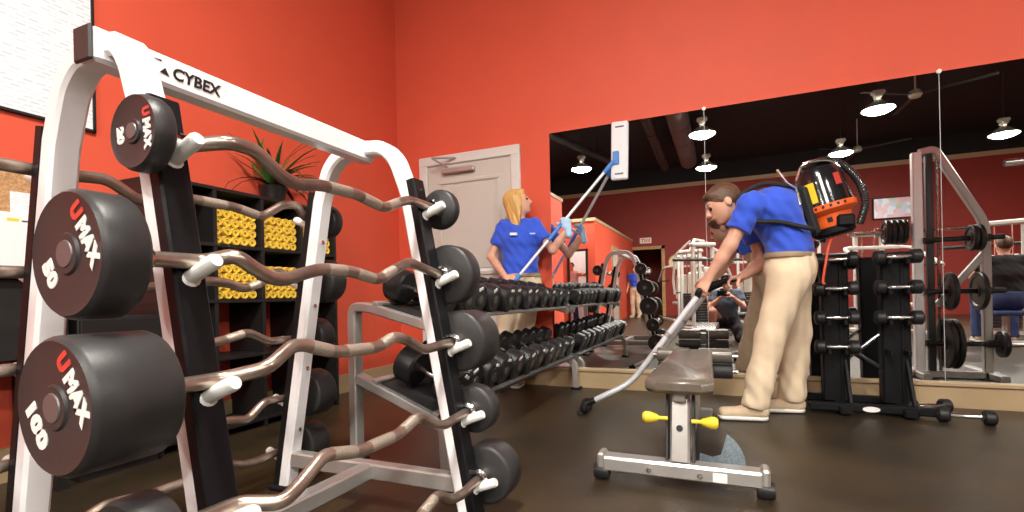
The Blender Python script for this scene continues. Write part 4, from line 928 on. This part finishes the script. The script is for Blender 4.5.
# far wall things
tv = thing('television', 'flat television showing a pink and blue picture on the far wall', 'television', (4.75, YB+.03, 2.87))
part('casing', B((-.52, .0, 0), (.52, .07, .64), .01), 'inkblack', tv); part('screen', B((-.49, .07, .03), (.49, .074, .61)), 'tvscreen', tv); part('bracket', B((-.1, -.0, .2), (.1, .02, .4)), 'ductdark', tv)
ex = thing('exit_sign', 'small pale exit sign above the wood framed doorway', 'sign', (-2.47, YB, 2.58)); part('panel', B((-.2, 0, 0), (.2, .05, .2), .006), 'signwhite', ex)
text('lettering', 'EXIT', 'inkred', ex, (0, .0515, .1), (-1, 0, 0), (0, 0, 1), width=.30, height=.12, bold=.02)
ck = thing('wall_clock', 'round cream clock on the red far wall', 'clock', (-1.45, YB, 1.87)); part('rim', M().lathe([(.25, 0), (.27, .01), (.27, .04), (.24, .05), (.235, .03)], (0, 0, 0), (0, 1, 0), 28), 'woodframe', ck); part('face', M().lathe([(0, 0), (.25, 0), (.25, .03), (0, .03)], (0, 0, 0), (0, 1, 0), 28), 'clockface', ck)
part('hand', B((-.008, .03, 0), (.008, .036, .16)), 'inkblack', ck); part('hand', B((-.12, .03, -.008), (0, .036, .008)), 'inkblack', ck)
fs = thing('fire_alarm', 'tiny white alarm on the far wall left of the exit sign', 'alarm', (-3.0, YB, 2.62)); part('body', B((-.06, 0, 0), (.06, .04, .12), .01), 'signwhite', fs)
# ---------------------------------------------------------------- guided-bar machine standing right of the frame, seen in the mirror
sm = thing('smith_machine', 'white and silver guided-bar rack with stacked iron plates, seen in the mirror', 'gym machine', (1.8, 2.4, 0))
sl_ = lambda x, y, z: A(x-1.8, y-2.4, z)
for y in (2.72,):
    part('front_column', M().sweep([sl_(1.575, y, 0), sl_(1.575, y, 1.95)], .07, .07, (0, 1, 0), .008), 'whitepaint', sm)
    part('guide_column', M().sweep([sl_(1.66, y, .02), sl_(1.66, y, 1.93)], .05, .05, (0, 1, 0), .006), 'ductdark', sm)
    part('side_arch', M().sweep(rounded([sl_(1.60, y, 1.95), sl_(1.70, y, 1.97), sl_(2.03, y, 1.30), sl_(2.03, y, 0)], .10, 6), .06, .06, (0, 1, 0), .008), 'silver', sm)
    part('floor_rail', M().sweep([sl_(1.5, y, .03), sl_(2.1, y, .03)], .06, .06, (0, 1, 0), .008), 'silver', sm)
    part('diagonal_brace', M().sweep([sl_(1.70, y, .62), sl_(2.02, y, 1.05)], .05, .05, (0, 1, 0), .006), 'silver', sm)
    for z in (.62, 1.0): part('guide_rod', M().cyl(sl_(1.72, y, .05), sl_(1.72, y, 1.9), .012, n=8), 'chrome', sm)
for x in (1.56, 2.05): part('floor_rail', M().sweep([sl_(x, 2.30, .03), sl_(x, 2.95, .03)], .06, .06, (1, 0, 0), .008), 'silver', sm)
def plate_mesh(R, tk): return mesh_of(M().lathe([(.026, 0), (.05, 0), (.055, .008), (R*.72, .008), (R*.78, 0), (R-.006, 0), (R, .006), (R, tk-.006), (R-.006, tk), (R*.78, tk), (R*.72, tk-.008), (.055, tk-.008), (.05, tk), (.026, tk), (.026, 0)], (0, 0, 0), (1, 0, 0), 28), 'plate')
PM = {r: plate_mesh(r, .035) for r in (.21, .16, .11)}
def plate(r, loc, lab, ay=0):
    o = tag(part('weight_plate', PM[r], 'iron'), lab, 'weight plate', 'iron plates on the guided-bar rack'); o.location = tuple(map(float, loc)); o.rotation_euler = (0, 0, ay); return o
zs = {'low': .30, 'middle': .74, 'high': 1.18}
for nm_, z in zs.items():
    part('storage_peg', M().cyl(sl_(1.62, 2.79, z), sl_(2.12, 2.79, z), .022, n=12), 'iron', sm); part('peg_mount', M().cbox(sl_(1.63, 2.74, z), (.05, .10, .06), .006), 'iron', sm); part('peg_mount', M().cbox(sl_(2.03, 2.76, z), (.05, .06, .06), .006), 'iron', sm)
for r, x, z, lb_ in ((.21, 1.72, .30, 'large iron plate, innermost on the low storage peg'), (.21, 1.765, .30, 'large iron plate, outer one on the low storage peg'), (.11, 2.08, .30, 'small iron plate at the outer end of the low storage peg'), (.16, 1.75, .74, 'medium iron plate, inner one on the middle storage peg'), (.16, 1.94, .74, 'medium iron plate, outer one on the middle storage peg'), (.11, 1.90, 1.18, 'small iron plate, inner one on the high storage peg'), (.11, 1.945, 1.18, 'small iron plate, outer one on the high storage peg')):
    plate(r, (x, 2.79, z), lb_)
bb = thing('guided_barbell', 'barbell racked beside the white column, its plates bunched at one end', 'barbell', (1.5, 2.66, 1.28))
part('bar', M().cyl((-.42, 0, 0), (.45, 0, 0), .015, n=12), 'chrome', bb)
part('sleeve', M().cyl((-.20, 0, 0), (.06, 0, 0), .025, n=12), 'chrome', bb)
part('collar', M().cyl((-.22, 0, 0), (-.19, 0, 0), .04, n=12), 'chrome', bb)
for k, r in enumerate((.11, .11, .11, .11)):
    plate(r, (1.35+.042*k, 2.66, 1.28), '%s iron plate from the free end of the racked barbell' % ordinal(k))
# ---------------------------------------------------------------- strength machines seen in the mirror
def machine(loc, rz, lab, kind, mt='machine'):
    o = thing('weight_machine', lab, 'gym machine', loc, (0, 0, rz))
    part('base_rail', M().sweep([(-.35, -.9, .04), (-.35, .6, .04)], .07, .07, (1, 0, 0), .01).sweep([(.35, -.9, .04), (.35, .6, .04)], .07, .07, (1, 0, 0), .01).sweep([(-.35, .5, .04), (.35, .5, .04)], .07, .07, (0, 1, 0), .01), mt, o)
    for x in (-.22, .22): part('tower_post', M().sweep([(x, .5, .04), (x, .5, 1.75)], .06, .08, (1, 0, 0), .01), mt, o)
    part('tower_cap', M().cbox((0, .5, 1.78), (.55, .14, .08), .02), mt, o)
    for k in range(12): part('stack_plate', M().cbox((0, .5, .14+.055*k), (.36, .12, .048), .005), 'iron', o)
    for x in (-.1, .1): part('guide_rod', M().cyl((x, .5, .1), (x, .5, 1.75), .012, n=8), 'chrome', o)
    part('seat', M().cbox((0, -.25, .50), (.40, .42, .08), .025), 'cushion', o); part('seat_post', M().sweep([(0, -.25, .04), (0, -.25, .46)], .08, .08, (1, 0, 0), .01), mt, o)
    part('back_pad', M().cbox((0, .08, .95), (.38, .09, .70), .03, R=[(1, 0, 0), (0, 1, -.2), (0, .2, 1)]), 'cushion', o)
    if kind == 'tower':
        part('top_arm', M().sweep([(0, .5, 1.80), (0, .2, 2.08), (0, -.55, 2.10)], .07, .07, (1, 0, 0), .01), mt, o)
        for s2 in (-1, 1):
            part('press_arm', M().sweep(rounded([(s2*.10, .2, 2.06), (s2*.55, .0, 1.75), (s2*.72, -.3, 1.15), (s2*.70, -.35, .75)], .1), .05, .05, (0, 1, 0), .008), mt, o)
            part('handle', M().cyl((s2*.70, -.35, .78), (s2*.55, -.55, .80), .018, n=10), 'blackplastic', o)
            part('lat_arm', M().sweep([(s2*.08, -.5, 2.08), (s2*.45, -.45, 1.70)], .04, .04, (0, 1, 0), .006), mt, o)
    elif kind == 'press':
        for s2 in (-1, 1):
            part('press_arm', M().sweep(rounded([(s2*.30, .5, 1.55), (s2*.55, .2, 1.5), (s2*.55, -.55, 1.15)], .1), .05, .05, (0, 0, 1), .008), mt, o)
            part('handle', M().cyl((s2*.55, -.55, 1.15), (s2*.25, -.60, 1.15), .018, n=10), 'blackplastic', o)
        part('cross_arm', M().sweep([(-.45, .35, 1.52), (.45, .35, 1.52)], .06, .06, (0, 1, 0), .008), mt, o)
    else:
        part('leg_pad', M().cyl((-.3, -.75, .35), (.3, -.75, .35), .06, n=14), 'cushionblack', o); part('leg_arm', M().sweep([(0, -.45, .5), (0, -.75, .36)], .05, .05, (1, 0, 0), .008), mt, o)
        part('long_top_bar', M().cyl((-.75, .3, 1.45), (.75, .3, 1.45), .03, n=12), 'iron', o); part('bar_support', M().sweep([(0, .5, 1.5), (0, .3, 1.45)], .06, .05, (1, 0, 0), .008), mt, o)
machine((-.55, -5.0, 0), 0.25, 'tall pale multi-arm pulldown machine in the middle of the mirror', 'tower')
machine((-1.02, -6.6, 0), -.3, 'pale machine with curved arm in front of the wall clock', 'press')
machine((2.6, -2.3, 0), 2.9, 'cream padded press machine behind the dumbbell stand in the mirror', 'press')
machine((1.5, -2.9, 0), 3.3, 'cream padded machine just right of the vacuum in the mirror', 'leg')
machine((4.3, -2.6, 0), .4, 'pale machine with long dark top bar by the seated man', 'leg')
machine((5.6, -2.0, 0), .2, 'pale machine at the far right edge of the mirror', 'press')
machine((.6, -5.9, 0), .0, 'pale machine far behind the bending man in the mirror', 'press')
machine((-.1, -2.5, 0), 2.6, 'pale low machine behind the bench in the mirror', 'leg')
# ---------------------------------------------------------------- other people, seen only in the mirror
def standing(x, y, face, ht=1.75):
    k = ht/1.75; f = A(math.cos(face), math.sin(face), 0); r = A(f[1], -f[0], 0); o = A(x, y, 0); Z = lambda z: A(0, 0, z*k)
    J = dict(pelvis=o+Z(.96), waist=o+Z(1.08), chest=o+Z(1.26), shL=o-r*.18*k+Z(1.43), shR=o+r*.18*k+Z(1.43), head=o+f*.02+Z(1.63), hipL=o-r*.09+Z(.90), hipR=o+r*.09+Z(.90), kneeL=o-r*.10+f*.02+Z(.50), kneeR=o+r*.10+f*.02+Z(.50), ankL=o-r*.11-f*.02+Z(.10), ankR=o+r*.11-f*.02+Z(.10),
             toeL=o-r*.13+f*.17+Z(.03), toeR=o+r*.13+f*.17+Z(.03), elL=o-r*.25-f*.02+Z(1.15), elR=o+r*.25-f*.02+Z(1.15), wrL=o-r*.25+f*.10+Z(.92), wrR=o+r*.25+f*.10+Z(.92), fwd=f, up=A(0, 0, 1), front=f)
    for q in 'LR': J['ank'+q][2] = .10; J['toe'+q][2] = .035
    return J, o, f, r
J, o, f, r = standing(-2.63, -8.5, PI/2+.25, 1.72)
person('person in blue polo and khaki trousers standing in the far doorway', J, o, h=.013, hc=.014)
J, o, f, r = standing(-3.78, YX-.75, PI/2+.2, 1.68)
J['elR'] = o+r*.40+A(0, .05, 1.32); J['wrR'] = o+r*.62+A(0, .1, 1.40)
person('person in white shirt with one arm stretched out in the office doorway', J, o, shirt='whitecloth', trousers='jeans', hairm='hairblack', hair='cap', h=.013, hc=.014, belt=False)
# seated man
J, o, f, r = standing(3.45, -.5, -PI/2+.1, 1.80)
d_ = A(0, 0, -.36)
for k in ('pelvis', 'waist', 'chest', 'shL', 'shR', 'head', 'hipL', 'hipR', 'elL', 'elR', 'wrL', 'wrR'): J[k] = J[k]+d_
for s2, q in ((-1, 'L'), (1, 'R')):
    J['knee'+q] = o+r*.16*s2+f*.42+A(0, 0, .55); J['ank'+q] = o+r*.17*s2+f*.40+A(0, 0, .10); J['toe'+q] = o+r*.18*s2+f*.58+A(0, 0, .035); J['el'+q] = o+r*.30*s2+f*.1+A(0, 0, .92); J['wr'+q] = o+r*.28*s2+f*.36+A(0, 0, 1.0)
person('man in black shirt sitting on a machine seat, seen from behind', J, o, shirt='darkcloth', trousers='jeans', hair='cap', h=.013, hc=.014, s=1.08, belt=False)
st_ = thing('exercise_seat', 'blue padded stool under the seated man in black', 'seat', (o[0], o[1], 0)); part('cushion', B((-.2, -.2, .39), (.2, .2, .455), .02), 'jeans', st_); part('post', M().cyl((0, 0, .03), (0, 0, .39), .04, n=12), 'silver', st_); part('base', B((-.25, -.25, 0), (.25, .25, .04), .01), 'silver', st_)
# photographer crouching just behind the camera, seen in the mirror
J, o, f, r = standing(.06, -.42, PI/2, 1.70)
J.update(pelvis=o+A(0, -.12, .34), waist=o+A(0, -.08, .46), chest=o+A(0, .0, .62), shL=o-r*.18+A(0, .04, .75), shR=o+r*.18+A(0, .04, .75), head=o+A(0, .10, .95), hipL=o-r*.1+A(0, -.12, .30), hipR=o+r*.1+A(0, -.12, .30), kneeL=o-r*.20+A(0, .22, .48), kneeR=o+r*.20+A(0, .16, .07), ankL=o-r*.18+A(0, .10, .10), ankR=o+r*.18+A(0, -.28, .09),
         toeL=o-r*.20+A(0, .30, .035), toeR=o+r*.18+A(0, -.14, .035), elL=o-r*.24+A(0, .16, .55), elR=o+r*.24+A(0, .16, .55), wrL=o-r*.07+A(0, .24, .70), wrR=o+r*.09+A(0, .24, .70))
person('photographer in dark clothes crouching on the floor, seen in the mirror', J, o, shirt='greyblue', trousers='darkcloth', hair='short', hairm='hairblack', shoem='strap', h=.012, hc=.012, belt=False)
cm = thing('photo_camera', 'black photo camera held by the crouching photographer', 'camera', (0, -.13, .70)); part('body', B((-.07, -.035, .02), (.07, .02, .11), .012), 'blackplastic', cm); part('lens', M().lathe([(0, 0), (.036, 0), (.038, .01), (.038, .055), (.03, .06), (0, .05)], (0, .02, .065), (0, 1, 0), 20), 'blackplastic', cm); part('viewfinder', B((-.03, -.03, .105), (.03, .015, .135), .008), 'blackplastic', cm)
